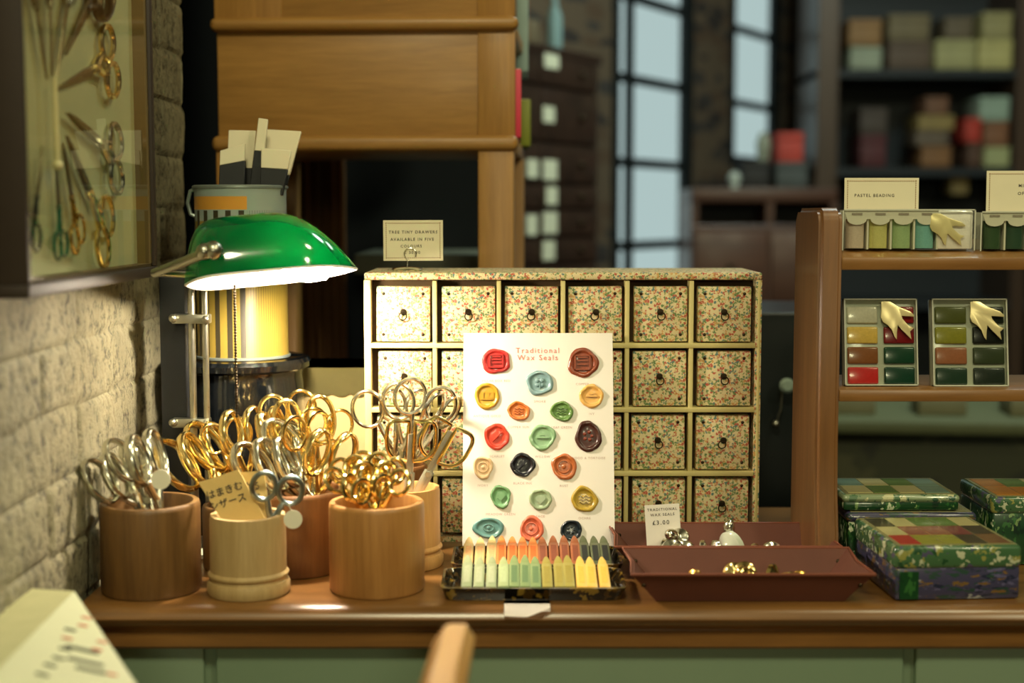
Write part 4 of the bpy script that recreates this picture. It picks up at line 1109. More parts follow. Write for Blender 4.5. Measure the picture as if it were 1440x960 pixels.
# ---- paint palettes on the lower shelf
def palette(label, px0, px1, py0, py1, y, cols):
    a = P(px0+4, py1, y); b = P(px1, py1, y); top = P(px0, py0, y+.012); w = b.x-a.x
    u = Vector((-.0015, .013, top.z-a.z)); h_ = u.length
    m = frame_mtx(a, (1, 0, .0), u)
    t = thing('glitter_palette', label, 'palette', (a+b)/2, 'clear palettes on the lower rack shelf')
    d = .012
    bm = B(); tt = bmesh.new(); box(tt, (0, .004, 0), (w, d, h_), .001); tt.transform(m); merge(bm, tt); obj('palette_tray', bm, plain('palette_plastic', (186, 190, 172), .3, coat=.4), t)
    cw_, chh_ = w/2, h_*.93/4
    for i, colr in enumerate(cols):
        cx, cz = cw_*(i % 2)+cw_*.08+.0008, h_*.93-chh_*(i//2+1)+chh_*.08
        bm = B(); tt = bmesh.new(); box(tt, (cx, .0015, cz), (cx+cw_*.84, .0055, cz+chh_*.84), .0016, 3); tt.transform(m); merge(bm, tt)
        obj('paint_pan', bm, plain('pan_%d_%d_%d' % colr, colr, .25, 0, .6, .2, 400), t)
    clear = B()
    tt = bmesh.new(); box(tt, (0, -.0012, 0), (w, -.0004, h_)); tt.transform(m); merge(clear, tt); obj('clear_lid', clear, CLEAR, t, smooth=False)
    bm = B()
    for a_, b_ in (((0, -.002, 0), (.0012, .004, h_)), ((w-.0012, -.002, 0), (w, .004, h_)), ((0, -.002, h_-.0012), (w, .004, h_)), ((0, -.002, 0), (w, .004, .0012))):
        tt = bmesh.new(); box(tt, a_, b_); tt.transform(m); merge(bm, tt)
    obj('lid_edge', bm, plain('plastic_edge', (206, 208, 190)), t, smooth=False)
    bm = B(); prism(bm, [(x*w*.46, z*h_*.46) for x, z in BIRD], .0012, m @ Matrix.Translation((w*.50, -.0026, h_*.51)), .0003); obj('swallow_emblem', bm, plain('gilt_card', (238, 222, 164)), t, label='gold swallow shape')
palette('clear palette with white, yellow, brown and red pans on the lower rack shelf', 1184, 1291, 420, 542, ry0+.026,
        [(202, 196, 176), (140, 26, 30), (222, 184, 92), (128, 22, 30), (138, 84, 48), (24, 66, 46), (196, 44, 44), (22, 62, 46)])
palette('clear palette with olive and dark green pans on the lower rack shelf', 1308, 1418, 420, 543, ry0+.026,
        [(84, 88, 44), (30, 36, 28), (142, 138, 48), (24, 28, 26), (160, 100, 70), (56, 66, 44), (34, 58, 44), (36, 46, 38)])

# ---- printed tins under the rack
LEAF = specks('leaf_print', (24, 66, 34), [(.15, (52, 104, 50)), (.1, (206, 214, 180)), (.12, (16, 44, 30)), (.08, (120, 150, 90))], 200, .3, 1.2, coat=.4, stretch=(1, 1, .5))
LAV = specks('lavender_print', (66, 64, 92), [(.14, (44, 70, 60)), (.12, (96, 92, 128)), (.05, (160, 160, 160)), (.1, (120, 92, 50)), (.12, (40, 44, 66))], 190, .3, 1.4, coat=.4, stretch=(.5, 1, 1.6))
MIXP = specks('meadow_print', (70, 106, 70), [(.2, (196, 200, 168)), (.14, (40, 78, 48)), (.1, (84, 80, 110)), (.08, (150, 150, 80))], 150, .25, 1.2, coat=.5)
PALE = specks('pale_leaf_print', (140, 156, 120), [(.2, (206, 204, 160)), (.14, (88, 120, 86)), (.1, (60, 96, 76))], 140, .25, 1.2, coat=.5)
TLIP = plain('tin_top_border', (150, 146, 100), .25, .1, coat=.5)
def printed_tin(label, A0, A1, depth, z0, h_, mb, ml, swatches, skew=-.2, lid_h=.30):
    """A0,A1: front bottom corners in x at y; the tin runs back by depth, skewed"""
    t = thing('printed_tin', label, 'tin', ((A0.x+A1.x)/2, A0.y+depth/2, z0), 'printed tins under the display rack')
    w = (A1-A0).length; m = Matrix.Translation((A0.x, A0.y, z0)) @ Matrix.Rotation(skew, 4, 'Z')
    bm = B(); tt = bmesh.new(); box(tt, (.001, .001, .0004), (w-.001, depth-.001, h_*(1-lid_h)+.002), .003); tt.transform(m); merge(bm, tt); obj('tin_base', bm, mb, t)
    bm = B(); tt = bmesh.new(); box(tt, (0, 0, h_*(1-lid_h)), (w, depth, h_), .004, 3); tt.transform(m); merge(bm, tt); ld = obj('tin_lid', bm, ml, t)
    bm = B(); tt = bmesh.new(); box(tt, (.004, .004, h_-.0001), (w-.004, depth-.004, h_+.0004)); tt.transform(m); merge(bm, tt); obj('lid_panel', bm, TLIP, ld, smooth=False)
    if swatches:
        nx, ny = len(swatches[0]), len(swatches); mats = []; bm = B(); t2 = bmesh.new()
        x_, y_ = (w-.014)/nx, (depth-.016)/ny
        for j, rowc in enumerate(swatches):
            for i, colr in enumerate(rowc):
                if colr is None: continue
                mm = plain('swatch_%d_%d_%d' % colr, colr, .25, coat=.5)
                if mm not in mats: mats.append(mm)
                k0 = len(t2.faces); box(t2, (.007+x_*i+.0006, .008+y_*j+.0006, h_+.0004), (.007+x_*(i+1)-.0006, .008+y_*(j+1)-.0006, h_+.0007))
                t2.faces.ensure_lookup_table()
                for f_ in t2.faces[k0:]: f_.material_index = mats.index(mm)
        t2.transform(m); merge(bm, t2); obj('swatch_picture', bm, None, ld, smooth=False, mats=mats)
    return t
RD, YG, GR, BR, DK, PK, CRM = (178, 52, 38), (150, 148, 50), (104, 130, 64), (120, 82, 52), (62, 48, 36), (150, 84, 66), (196, 186, 128)
yf_ = 1.204
printed_tin('front leaf-printed tin with a colour swatch picture on its lid', P(1257, 848, yf_), P(1440, 848, yf_), .120, TOP, .048, LAV, MIXP,
            [[RD, YG, YG, DK, BR], [CRM, PK, PK, (128, 60, 60), DK], [DK, CRM, GR, GR, CRM]], .06, .42)
bm = B(); a = P(1259, 848, yf_); m = Matrix.Translation((a.x, yf_-.0002, TOP)) @ Matrix.Rotation(.06, 4, 'Z')
tr = bpy.data.objects['printed_tin']
tt = bmesh.new(); box(tt, (.0035, -.0002, .002), (.020, .001, .026)); tt.transform(m); merge(bm, tt); obj('leaf_panel', bm, LEAF, tr, smooth=False, label='green leaf printed end')
yb_ = 1.335
printed_tin('dark leaf-printed tin standing behind the front tin', P(1190, 800, yb_), P(1372, 800, yb_), .10, TOP, .050, LEAF, LAV, None, .0, .2)
printed_tin('green and white tin stacked on the dark leaf-printed tin', P(1184, 745, yb_+.004), P(1350, 745, yb_+.004), .09, TOP+.0505, .016, LEAF, PALE, [[CRM, GR, CRM, (120, 150, 130)], [(120, 150, 130), CRM, GR, (120, 150, 130)]], .0, .5)
printed_tin('dark tin with an orange topped lid, right of the front tin', P(1392, 800, 1.33), P(1560, 800, 1.33), .10, TOP, .066, LEAF, MIXP, [[(196, 130, 50)]*4, [(186, 120, 48), GR, CRM, GR]], .0, .25)

# ================================================================== BOOKCASE
BW = wood('bookcase_oak', (140, 100, 46), (166, 122, 60), 'X', 80, .45, .1, 22)
BWZ = wood('bookcase_oak_upright', (142, 100, 44), (170, 124, 60), 'Z', 80, .45, .1, 22)
by = 1.72
L0, R0 = P(298, 200, by), P(725, 200, by)
bk = thing('bookcase', 'tall honey oak bookcase end panel on legs behind the lamp and drawers', 'bookcase', ((L0.x+R0.x)/2, by+.15, 0))
RM = Matrix.Translation(R0*1) @ Matrix.Rotation(math.radians(-3.0), 4, 'Z') @ Matrix.Translation(-R0)
RM.translation.z = 0
def bb(name, mat, boxes, bev=.002, **k):
    bm = B()
    for a, b in boxes:
        tt = bmesh.new(); box(tt, a, b, bev); tt.transform(RM); merge(bm, tt)
    return obj(name, bm, mat, bk, **k)
x0b, x1b = L0.x, R0.x
zr1a, zr1b = P(500, 42, by).z, P(500, 22, by).z
zr2a, zr2b = P(500, 212, by).z, P(500, 190, by).z
dpt = .30
bb('end_panel', BW, [((x0b+.002, by+.006, zr2b-.004), (x1b-.002, by+.018, zr1a+.004)), ((x0b+.002, by+.006, zr1b-.002), (x1b-.002, by+.018, 2.0))])
sx_ = P(672, 300, by).x; sx2 = P(722, 300, by).x
bb('stile', BWZ, [((sx_, by+.004, zr2b-.002), (x1b-.001, by+.02, zr1a+.002)), ((sx_, by+.004, zr1b), (x1b-.001, by+.02, 2.0))], .001)
bb('stile', BWZ, [((x0b, by+.004, zr1b), (P(392, 20, by).x, by+.02, 2.0))], .001)
for za_, zb_ in ((zr1a, zr1b), (zr2a, zr2b)):
    bm = B(); tt = bmesh.new(); box(tt, (x0b-.004, by-.007, za_), (x1b+.003, by+.02, zb_), .0075, 4); tt.transform(RM); merge(bm, tt); obj('nosing', bm, BW, bk)
bb('shelf_board', BW, [((x0b+.002, by+.02, zr2a), (x1b-.003, by+dpt, zr2b)), ((x0b+.002, by+.02, zr1a), (x1b-.003, by+dpt, zr1b))])
bb('leg', BWZ, [((sx_, by, 0), (sx2, by+.035, zr2a+.001))])
bb('leg', BWZ, [((x0b, by, 0), (x0b+.042, by+.035, zr2a+.001))])
bb('leg', BWZ, [((sx_, by+dpt-.035, 0), (sx2, by+dpt, zr2a+.001))])
bb('leg', BWZ, [((x0b, by+dpt-.035, 0), (x0b+.042, by+dpt, zr2a+.001))])
bb('back_board', plain('bookcase_back', (70, 48, 26), .7), [((x0b+.01, by+dpt-.01, zr2b), (x1b-.06, by+dpt, 2.0))])
def book(label, pxa, pxb, py0, py1, y, colr, d=.12):
    a, b = P(pxa, py1, y), P(pxb, py0, y)
    bm = B(); box(bm, (a.x, y, a.z), (b.x, y+d, b.z), .001)
    t = thing('book', label, 'book', ((a.x+b.x)/2, y+d/2, a.z), 'books at the bookcase side')
    obj('cover', bm, plain('book_%d_%d_%d' % colr, colr, .5), t)
    bm = B(); box(bm, (a.x+.0012, y+.003, b.z), (b.x-.0012, y+d-.002, b.z+.0006)); obj('page_edges', bm, CREAM, t, smooth=False)
book('bright pink book edge showing at the right side of the oak bookcase', 716, 733, 97, 193, 1.745, (206, 52, 76), .20)
book('lime green book beside the pink one at the bookcase side', 731, 746, 140, 205, 1.96, (128, 142, 40), .12)
book('pale blue folder upright at the bookcase side above the green book', 726, 743, -60, 100, 1.98, (150, 176, 172), .12)
# brown curtain in the dark recess below the bookcase
bm = B(); n = 90; prev = None
xa_, xb_ = P(392, 380, 2.25).x, P(488, 380, 2.25).x
for i in range(n+1):
    x = xa_+(xb_-xa_)*i/n; y = 2.25+.012*math.sin(i*.55)+.006*math.sin(i*.21)
    c_ = [bm.verts.new((x, y, .05)), bm.verts.new((x, y, 1.3))]
    if prev: bm.faces.new((prev[0], c_[0], c_[1], prev[1]))
    prev = c_
bmesh.ops.solidify(bm, geom=bm.faces[:], thickness=.003)
tag(obj('curtain', bm, plain('brown_curtain', (150, 108, 62), .9)), 'dim brown pleated curtain hanging behind the tin under the bookcase', 'curtain')
# dark sheet added for the unlit void behind, its shade put into the navy
bm = B(); box(bm, (-1.2, 2.42, 0), (-.05, 2.46, 2.4)); struct('void_backdrop', bm, plain('navy_shade', (22, 32, 40), .8), smooth=False)
# grey green low table behind cabinet
bm = B(); z = P(600, 352, 2.3).z
t = thing('rear_table', 'dim grey-green table glimpsed behind the sign above the drawer cabinet', 'table', (-.1, 2.3, 0))
box(bm, (P(508, 352, 2.2).x, 2.10, z-.03), (P(676, 352, 2.2).x, 2.40, z), .003); obj('table_top', bm, plain('grey_green_paint', (96, 100, 82), .6), t)
for x, y in ((-.20, 2.12), (-.08, 2.12), (-.20, 2.36), (-.08, 2.36)):
    bm = B(); box(bm, (x, y, 0), (x+.025, y+.025, z-.03)); obj('leg', bm, plain('grey_green_paint', (96, 100, 82)), t, smooth=False)

# ================================================================== DISPLAY CASE ON THE BRICK WALL
FX = -.345; BX = FX-.013
yn, yfr = PX(35, 300, FX).y, PX(216, 300, FX).y
zB = PX(120, 388, FX).z; zTp = EYE+.36
cs = thing('display_case', 'dark framed glass display case of scissors hung on the brick wall', 'display case', (BX, (yn+yfr)/2, zB))
CFR = plain('case_frame_brown', (44, 32, 22), .6)
bm = B(); w = .010
for a, b in (((WX+.001, yn-.004, zB-w), (FX+.003, yfr, zB)), ((WX+.001, yn-.004, zTp), (FX+.003, yfr, zTp+w)), ((WX+.001, yfr-w, zB), (FX+.003, yfr, zTp)), ((WX+.001, yn-.004, zB), (FX+.003, yn+.002, zTp))):
    box(bm, a, b, .0015)
obj('frame', bm, CFR, cs)
bm = B(); box(bm, (WX+.0015, yn, zB), (BX, yfr-w, zTp)); obj('back_panel', bm, plain('case_backing', (188, 184, 138), .8, var=.04), cs, smooth=False)
bm = B(); box(bm, (BX, yfr-w-.004, zB), (FX, yfr-w, zTp)); box(bm, (BX, yn, zB), (FX, yfr-w, zB+.003)); obj('inner_lining', bm, plain('case_lining', (104, 84, 48), .8), cs, smooth=False)
bm = B(); box(bm, (FX-.002, yn, zB), (FX, yfr-w, zTp)); obj('glass_pane', bm, glass('case_glass', (.97, .98, .95), .01, .9, 1.25), cs, smooth=False)
SX = BX+.0055
def cased(label, kind, hp, tp, mh, mb, grow=1.0):
    H_, T_ = PX(*hp, SX), PX(*tp, SX); K = KINDS[kind]
    full = K['sh']+2*K['rz']+K['t']+K['bl']; u = (H_-T_).normalized(); s_ = (H_-T_).length/full*grow
    yr = Vector((-1, 0, 0)); xr = yr.cross(u).normalized()
    m = Matrix((xr*s_, yr*s_, u*s_)).transposed().to_4x4(); m.translation = T_+u*K['bl']*s_
    scissors_at(label, kind, m, mh, mb, 1.0, 'scissors mounted in the wall display case')
OLD = metal('aged_steel', (150, 140, 112), .3)
EMER = plain('emerald_enamel', (10, 84, 62), .25, coat=.6)
DKH = plain('black_enamel', (18, 24, 26), .3, coat=.5)
cased('gold-looped scissors pointing left near the top of the wall case', 'snip', (164, 82), (88, 118), GOLD, OLD)
cased('silver-looped scissors pointing up left in the middle of the wall case', 'snip', (172, 232), (94, 158), SILVER, OLD)
cased('long scissors with bright gold loops at lower right of the wall case', 'dress', (156, 345), (93, 190), GOLD, OLD)
cased('brownish gold scissors next to the bright gold ones in the wall case', 'dress', (113, 350), (88, 200), BRASS, OLD)
cased('scissors with emerald green loops at the bottom of the wall case', 'dress', (87, 365), (78, 215), EMER, OLD)
cased('scissors with black loops at lower left of the wall case', 'dress', (44, 348), (60, 205), DKH, OLD)
cased('long shears rising to the upper left of the wall case', 'shears', (36, -90), (66, 112), OLD, OLD)
cased('long shears rising straight up in the wall case', 'shears', (68, -90), (73, 108), OLD, OLD)
cased('long shears rising to the upper right in the wall case', 'shears', (108, -90), (80, 108), OLD, OLD)
cased('dark shears slanting out of the top right of the wall case', 'shears', (150, -45), (92, 78), DARKMETAL, OLD)
bm = B(); a, b = PX(77, 108, SX+.004), PX(81, 232, SX+.004); tube(bm, [a, a.lerp(b, .5), b], [.0016, .0020, .0022], 10); ball(bm, b, .0042, 12, 9)
tag(obj('ivory_bodkin', bm, plain('ivory', (220, 208, 160), .35)), 'slim ivory bodkin with a ball end hanging in the centre of the wall case', 'bodkin')

# ================================================================== LEAFLET (lower left) and CHAIR
LFP = plain('leaflet_paper', (190, 193, 156), .7, var=.04)
zL = TOP-.013
ridge_far = P(104, 833, 1.06); 
rn = PP(-60, 975, (0, .80, 0), Vector((0, 1, 0))); ridge_near = Vector((rn.x, .80, ridge_far.z))
foot_far = Vector((ridge_far.x+.015, ridge_far.y+.006, zL)); 
q = P(205, 985, .93); foot_near = Vector((q.x, .93, q.z))
lf = thing('leaflet', 'pale printed leaflet folded like a tent on the ledge by the brick wall', 'leaflet', Vector((-.32, .95, zL)))
EXF = ridge_far
A3 = P(194, 968, .90)                                     # lower right corner of the printed face
B3 = ridge_near + (A3-ridge_far)
def sheet(name, quad, mat, th=.0012):
    bm = B(); v = [Vector(p) for p in quad]; nrm = (v[1]-v[0]).cross(v[3]-v[0]).normalized()
    f = [bm.verts.new(p) for p in v]; g_ = [bm.verts.new(p-nrm*th) for p in v]
    bm.faces.new(f); bm.faces.new(g_[::-1])
    for i in range(4): bm.faces.new((f[i], f[(i+1) % 4], g_[(i+1) % 4], g_[i]))
    bmesh.ops.recalc_face_normals(bm, faces=bm.faces)
    return obj(name, bm, mat, lf, smooth=False)
face = sheet('printed_face', [ridge_far, A3, B3, ridge_near], LFP)
C3 = P(26, 828, 1.10); 
sheet('rear_face', [ridge_near, ridge_near+(C3-ridge_far), C3, ridge_far], plain('leaflet_rear', (176, 174, 128), .8))
nF = (A3-ridge_far).cross(ridge_near-ridge_far).normalized(); nF = nF if nF.z > 0 else -nF
ux = (ridge_far-ridge_near).normalized()
def mark(px, py, w, h_, mat, bmx):
    p = PP(px, py, ridge_far, nF)+nF*.0016
    zz = (ridge_far-A3).normalized(); m = frame_mtx(p, ux, zz); xbox(bmx, (w, .0004, h_), m)
LRED, LBLK = plain('leaflet_red', (186, 110, 84), .8), plain('leaflet_black', (70, 76, 56), .8)
for px, py, w_, h_, mt in [(x, y, .004, .007, LRED) for x, y in ((121, 871), (116, 882), (143, 905), (136, 916), (157, 951), (94, 900))] + \
        [(x, y, .004, .008, LBLK) for x, y in ((98, 888), (91, 915), (82, 928), (70, 938), (59, 951))] + \
        [(x, y, .005, h, LBLK) for x, y, h in ((112, 915, .02), (120, 933, .024), (127, 945, .02), (124, 918, .014))]:
    bm = B(); mark(px, py, w_, h_, None, bm); obj('printed_lettering', bm, mt, lf, smooth=False)

# chair whose crest rail end pokes up at the bottom edge
CHW = wood('chair_beech', (186, 132, 66), (214, 162, 92), 'Y', 30, .4, .3)
ct = P(651, 861, .95); cx_ = ct.x; cz_ = ct.z
ch = thing('wooden_chair', 'light beech chair seen end-on, its crest rail rising in front of the counter', 'chair', (cx_+.18, .75, 0))
bm = B(); n = 24; secs = []
for i in range(n+1):
    u = i/n; y = .955-.40*u
    hw = .0125*min(1, (.22+1.1*(1-(1-min(1, u/.16))**2)))
    zt3 = cz_ - .012*max(0, (1-u/.10))**2*1.0 - .002*u
    x = cx_-.002+.010*math.sin(u*PI)*-.6
    zb3 = cz_-.085 + .02*max(0, 1-u/.12)
    secs.append([bm.verts.new(c_) for c_ in ((x-hw*.55, y, zt3), (x+hw*.55, y, zt3), (x+hw, y, zt3-.008), (x+hw*.95-.010, y, zb3), (x-hw-.016, y, zb3), (x-hw*1.02-.002, y, zt3-.010))])
for A_, B_ in zip(secs, secs[1:]):
    for k in range(6): bm.faces.new((A_[k], A_[(k+1) % 6], B_[(k+1) % 6], B_[k]))
bm.faces.new(secs[0]); bm.faces.new(secs[-1][::-1]); bmesh.ops.recalc_face_normals(bm, faces=bm.faces)
obj('crest_rail', bm, CHW, ch)
for y in (.915, .60):
    bm = B(); tube(bm, [(cx_-.012, y, 0), (cx_-.035, y, .45), (cx_-.030, y, .62), (cx_-.010, y, cz_-.02)], [.012, .016, .014, .010], 14); obj('back_post', bm, CHW, ch)
    bm = B(); tube(bm, [(cx_+.38, y, 0), (cx_+.37, y, .43)], [.011, .016], 14); obj('leg', bm, CHW, ch)
bm = B(); box(bm, (cx_-.035, .57, .43), (cx_+.40, .945, .455), .01, 3); obj('seat', bm, CHW, ch)

# ================================================================== BACKGROUND ROOM
# label-drawer cabinet against the angled wall
DKW = wood('dark_drawer_wood', (44, 32, 26), (64, 46, 36), 'X', 14, .4, .3)
fo = Vector((.035, 3.2, 0))
def on_face(px, py): 
    p = PP(px, py, fo, WN); return (p-fo).dot(WD), p.z
sL, sR = on_face(655, 200)[0], on_face(838, 200)[0]; zTopC = on_face(745, 60)[1]
dc = thing('label_drawer_cabinet', 'tall dark wooden cabinet of drawers with white labels by the window', 'cabinet', fo+WD*(sL+sR)/2)
FM = frame_mtx(fo, WD, (0, 0, 1))
def fb(bm, s0, s1, o0, o1, z0, z1, bev=0):
    t2 = bmesh.new(); box(t2, (s0, -o1, z0), (s1, -o0, z1), bev); t2.transform(FM); merge(bm, t2)
bm = B(); fb(bm, sL, sR, -.16, 0, 0, zTopC-.02); fb(bm, sL-.01, sR+.012, -.16, .012, zTopC-.02, zTopC, .003); obj('carcass', bm, DKW, dc, smooth=False)
labs = [(770, 83, 26, 26), (766, 161, 19, 22), (743, 237, 18, 25), (768, 239, 25, 28), (770, 275, 19, 25), (742, 316, 17, 28), (768, 313, 26, 30), (766, 352, 21, 27), (668, 342, 16, 20), (668, 364, 16, 20)]
rows_ = [75, 122, 200, 258, 294, 334, 372, 420]
for i in range(len(rows_)-1):
    z1 = on_face(768, rows_[i])[1]; z0 = on_face(768, rows_[i+1])[1]
    for a, b in ((sL+.01, on_face(755, 200)[0]-.003), (on_face(755, 200)[0]+.003, sR-.01)):
        bm = B(); fb(bm, a, b, 0, .010, z0+.004, z1-.004, .002); dr = obj('drawer', bm, DKW, dc)
        bm = B(); q = fo+WD*((a+b)/2+.05)+WN*.014; ball(bm, (q.x, q.y, (z0+z1)/2), .008, 10, 8); obj('drawer_knob', bm, DARKMETAL, dr)
for px, py, w_, h_ in labs:
    s_, z_ = on_face(px, py); ww = w_*3.25/F/.86*.55+.006; hh = h_*3.25/F
    bm = B(); fb(bm, s_-ww, s_+ww, .010, .0115, z_-hh/2, z_+hh/2); obj('drawer_label', bm, plain('drawer_label_paper', (226, 228, 200), .8), dc, smooth=False, label='white paper label')
# items on top of that cabinet
for lab, px, py, w_, h_, colr in (('orange box on top of the label drawer cabinet', 748, 30, .05, .12, (150, 84, 44)), ('pale blue bottle on top of the label drawer cabinet', 806, 20, .026, .14, (120, 150, 150)), ('brown box on top of the label drawer cabinet', 765, 40, .05, .06, (110, 98, 74))):
    s_ = on_face(px, 60)[0]; o = fo+WD*s_-WN*.05
    bm = B()
    if 'bottle' in lab: lathe(bm, [(0, 0), (w_*.7, 0), (w_*.7, h_*.6), (w_*.3, h_*.8), (w_*.3, h_), (0, h_)], 20, Matrix.Translation((o.x, o.y, zTopC)))
    else:
        xbox(bm, (w_, w_, h_), frame_mtx((o.x, o.y, zTopC+h_/2), WD, (0, 0, 1)), .003)
    tag(obj('bottle' if 'bottle' in lab else 'box', bm, plain('bg_%d_%d_%d' % colr, colr, .6)), lab, 'bottle' if 'bottle' in lab else 'box')

# dresser under the second window
DRW = wood('dresser_wood', (66, 40, 30), (92, 58, 40), 'X', 10, .5, .2)
dy = 4.05
dr_ = thing('dresser', 'dim reddish-brown wooden dresser below the far narrow window', 'dresser', (P(1055, 300, dy).x, dy+.15, 0))
xa_, xb_ = P(972, 300, dy).x, P(1178, 300, dy).x
zt4 = P(1020, 264, dy).z; zt5 = P(1020, 284, dy).z; zt6 = P(1020, 316, dy).z
bm = B(); box(bm, (xa_, dy, zt5), (xb_, dy+.3, zt4), .005); obj('dresser_top', bm, DRW, dr_)
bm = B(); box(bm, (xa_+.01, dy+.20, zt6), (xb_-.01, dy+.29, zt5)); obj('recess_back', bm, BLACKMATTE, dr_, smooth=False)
for a, b in ((xa_, xa_+.02), (P(1078, 300, dy).x, P(1088, 300, dy).x), (xb_-.02, xb_)):
    bm = B(); box(bm, (a, dy, zt6), (b, dy+.3, zt5)); obj('upright', bm, DRW, dr_, smooth=False)
bm = B(); box(bm, (xa_, dy, 0), (xb_, dy+.3, zt6), .004); obj('dresser_base', bm, DRW, dr_, smooth=False)
for k in range(4):
    for a, b in ((xa_+.01, P(1078, 300, dy).x), (P(1084, 300, dy).x, xb_-.01)):
        bm = B(); z1 = zt6-.02-k*.22; box(bm, (a, dy-.012, z1-.20), (b, dy+.001, z1), .004); q_ = obj('drawer', bm, DRW, dr_)
        bm = B(); ball(bm, ((a+b)/2, dy-.02, z1-.10), .012, 10, 8); obj('drawer_knob', bm, DARKMETAL, q_)
def bgbox(label, px0, px1, py0, py1, y, colr, grp=None, d=.14, name='box', cat='box'):
    a, b = P(px0, py1, y), P(px1, py0, y); colm = plain('bg_%d_%d_%d' % colr, colr, .7, var=.3, scale=14)
    t = thing(name, label, cat, ((a.x+b.x)/2, y+d/2, a.z), grp); h_ = b.z-a.z
    bm = B(); box(bm, (a.x, y, a.z), (b.x, y+d, a.z+h_*.72), .003); obj('box_base', bm, colm, t)
    bm = B(); box(bm, (a.x-.001, y-.002, a.z+h_*.72), (b.x+.001, y+d+.001, b.z), .003); obj('box_lid', bm, colm, t)
bgbox('dull red box on a grey box on the far dresser', 1094, 1130, 186, 228, dy+.05, (176, 62, 50), 'boxes on the dresser')
bgbox('grey box under the red box on the far dresser', 1092, 1136, 228, 264, dy+.04, (70, 76, 74), 'boxes on the dresser')
bgbox('dark box below the far narrow window on the dresser', 1044, 1082, 226, 264, dy+.05, (36, 34, 32), 'boxes on the dresser')
bm = B(); q = P(1033, 252, dy+.05); bz = zt4
lathe(bm, [(0, 0), (.012, 0), (.010, .008), (.018, .022), (.018, .034), (.008, .046), (0, .047)], 20, Matrix.Translation((q.x, dy+.05, bz)))
tag(obj('white_vase', bm, plain('white_glaze', (190, 200, 190), .3)), 'tiny white vase on the dresser just left of the dark box', 'vase')
bm = B(); q = P(1089, 178, dy+.06); lathe(bm, [(0, 0), (.010, 0), (.012, .01), (.02, .11), (.022, .13), (.012, .16), (0, .165)], 20, Matrix.Translation((q.x-.02, dy+.12, zt4)))
tag(obj('pale_bottle', bm, plain('pale_bottle', (140, 146, 128), .4)), 'dim pale bottle beside the red box on the dresser', 'bottle')

# tall dark shelf unit with boxes, far right
sy = 4.6
SHF = plain('dark_shelf_paint', (26, 34, 38), .6)
su = thing('shelf_unit', 'tall dark shelving unit of stacked boxes at the far right of the room', 'shelving', (1.5, sy+.15, 0))
xa_, xb_ = P(1150, 100, sy).x, P(1500, 100, sy).x
zrow1, zrow2 = P(1300, 97, sy).z, P(1300, 236, sy).z
for a, b in ((xa_, P(1180, 100, sy).x), (P(1431, 100, sy).x, P(1452, 100, sy).x), (xb_, xb_+.04)):
    bm = B(); box(bm, (a, sy, 0), (b, sy+.32, 2.3), .003); obj('upright', bm, wood('shelf_upright', (58, 44, 34), (78, 58, 42), 'Z', 10) if a != xb_ else SHF, su, smooth=False)
for z in (.45, .85, zrow2, zrow1, zrow1+.42):
    bm = B(); box(bm, (xa_, sy+.01, z-.025), (xb_, sy+.31, z)); obj('shelf', bm, SHF, su, smooth=False)
bm = B(); box(bm, (xa_, sy+.31, 0), (xb_, sy+.325, 2.3)); obj('back_board', bm, SHF, su, smooth=False)
g = 'boxes on the far shelving'
for lab, a, b, c_, d, colr in [
    ('lower pale box of the leftmost stack, top far shelf', 1196, 1240, 66, 97, (150, 158, 136)),
    ('upper tan and red box of the leftmost stack, top far shelf', 1194, 1240, 27, 64, (142, 108, 68)),
    ('lower dark brown box of the second stack, top far shelf', 1250, 1310, 58, 97, (92, 76, 62)),
    ('upper olive-brown box of the second stack, top far shelf', 1250, 1308, 20, 57, (112, 100, 72)),
    ('lower pale yellow box of the third stack, top far shelf', 1316, 1372, 56, 97, (160, 156, 108)),
    ('upper brown box of the third stack, top far shelf', 1329, 1368, 24, 55, (100, 88, 68)),
    ('lower bright cream box of the rightmost stack, top far shelf', 1376, 1424, 56, 97, (180, 172, 112)),
    ('upper olive cream box of the rightmost stack, top far shelf', 1382, 1424, 17, 55, (150, 142, 96)),
    ('dark red box at the left of the second far shelf', 1210, 1246, 190, 235, (84, 40, 42)),
    ('dim brown box on the dark red box, second far shelf', 1210, 1248, 152, 189, (72, 62, 54)),
    ('bottom brown box of the central stack, second far shelf', 1296, 1338, 206, 235, (130, 92, 56)),
    ('dark box second from bottom of the central stack, second far shelf', 1288, 1334, 184, 205, (104, 90, 74)),
    ('long yellowish box third from bottom of the central stack, second far shelf', 1292, 1342, 162, 183, (142, 122, 72)),
    ('small brown box topping the central stack, second far shelf', 1302, 1334, 136, 161, (112, 78, 56)),
    ('bright red box at the right stack, second far shelf', 1357, 1380, 166, 200, (176, 56, 42)),
    ('dim brown box under the bright red box, second far shelf', 1360, 1382, 201, 235, (84, 58, 42)),
    ('pale green box at the bottom of the right stack, second far shelf', 1385, 1420, 207, 235, (166, 170, 120)),
    ('tan box in the middle of the right stack, second far shelf', 1384, 1418, 171, 206, (130, 88, 60)),
    ('pale mint box topping the right stack, second far shelf', 1378, 1420, 136, 170, (146, 166, 148))]:
    bgbox(lab, a, b, c_, d, sy+.014, colr, g, .16)
bgbox('small tan box glimpsed below the second far shelf', 1338, 1362, 248, 273, sy+.05, (128, 110, 66), g, .1)
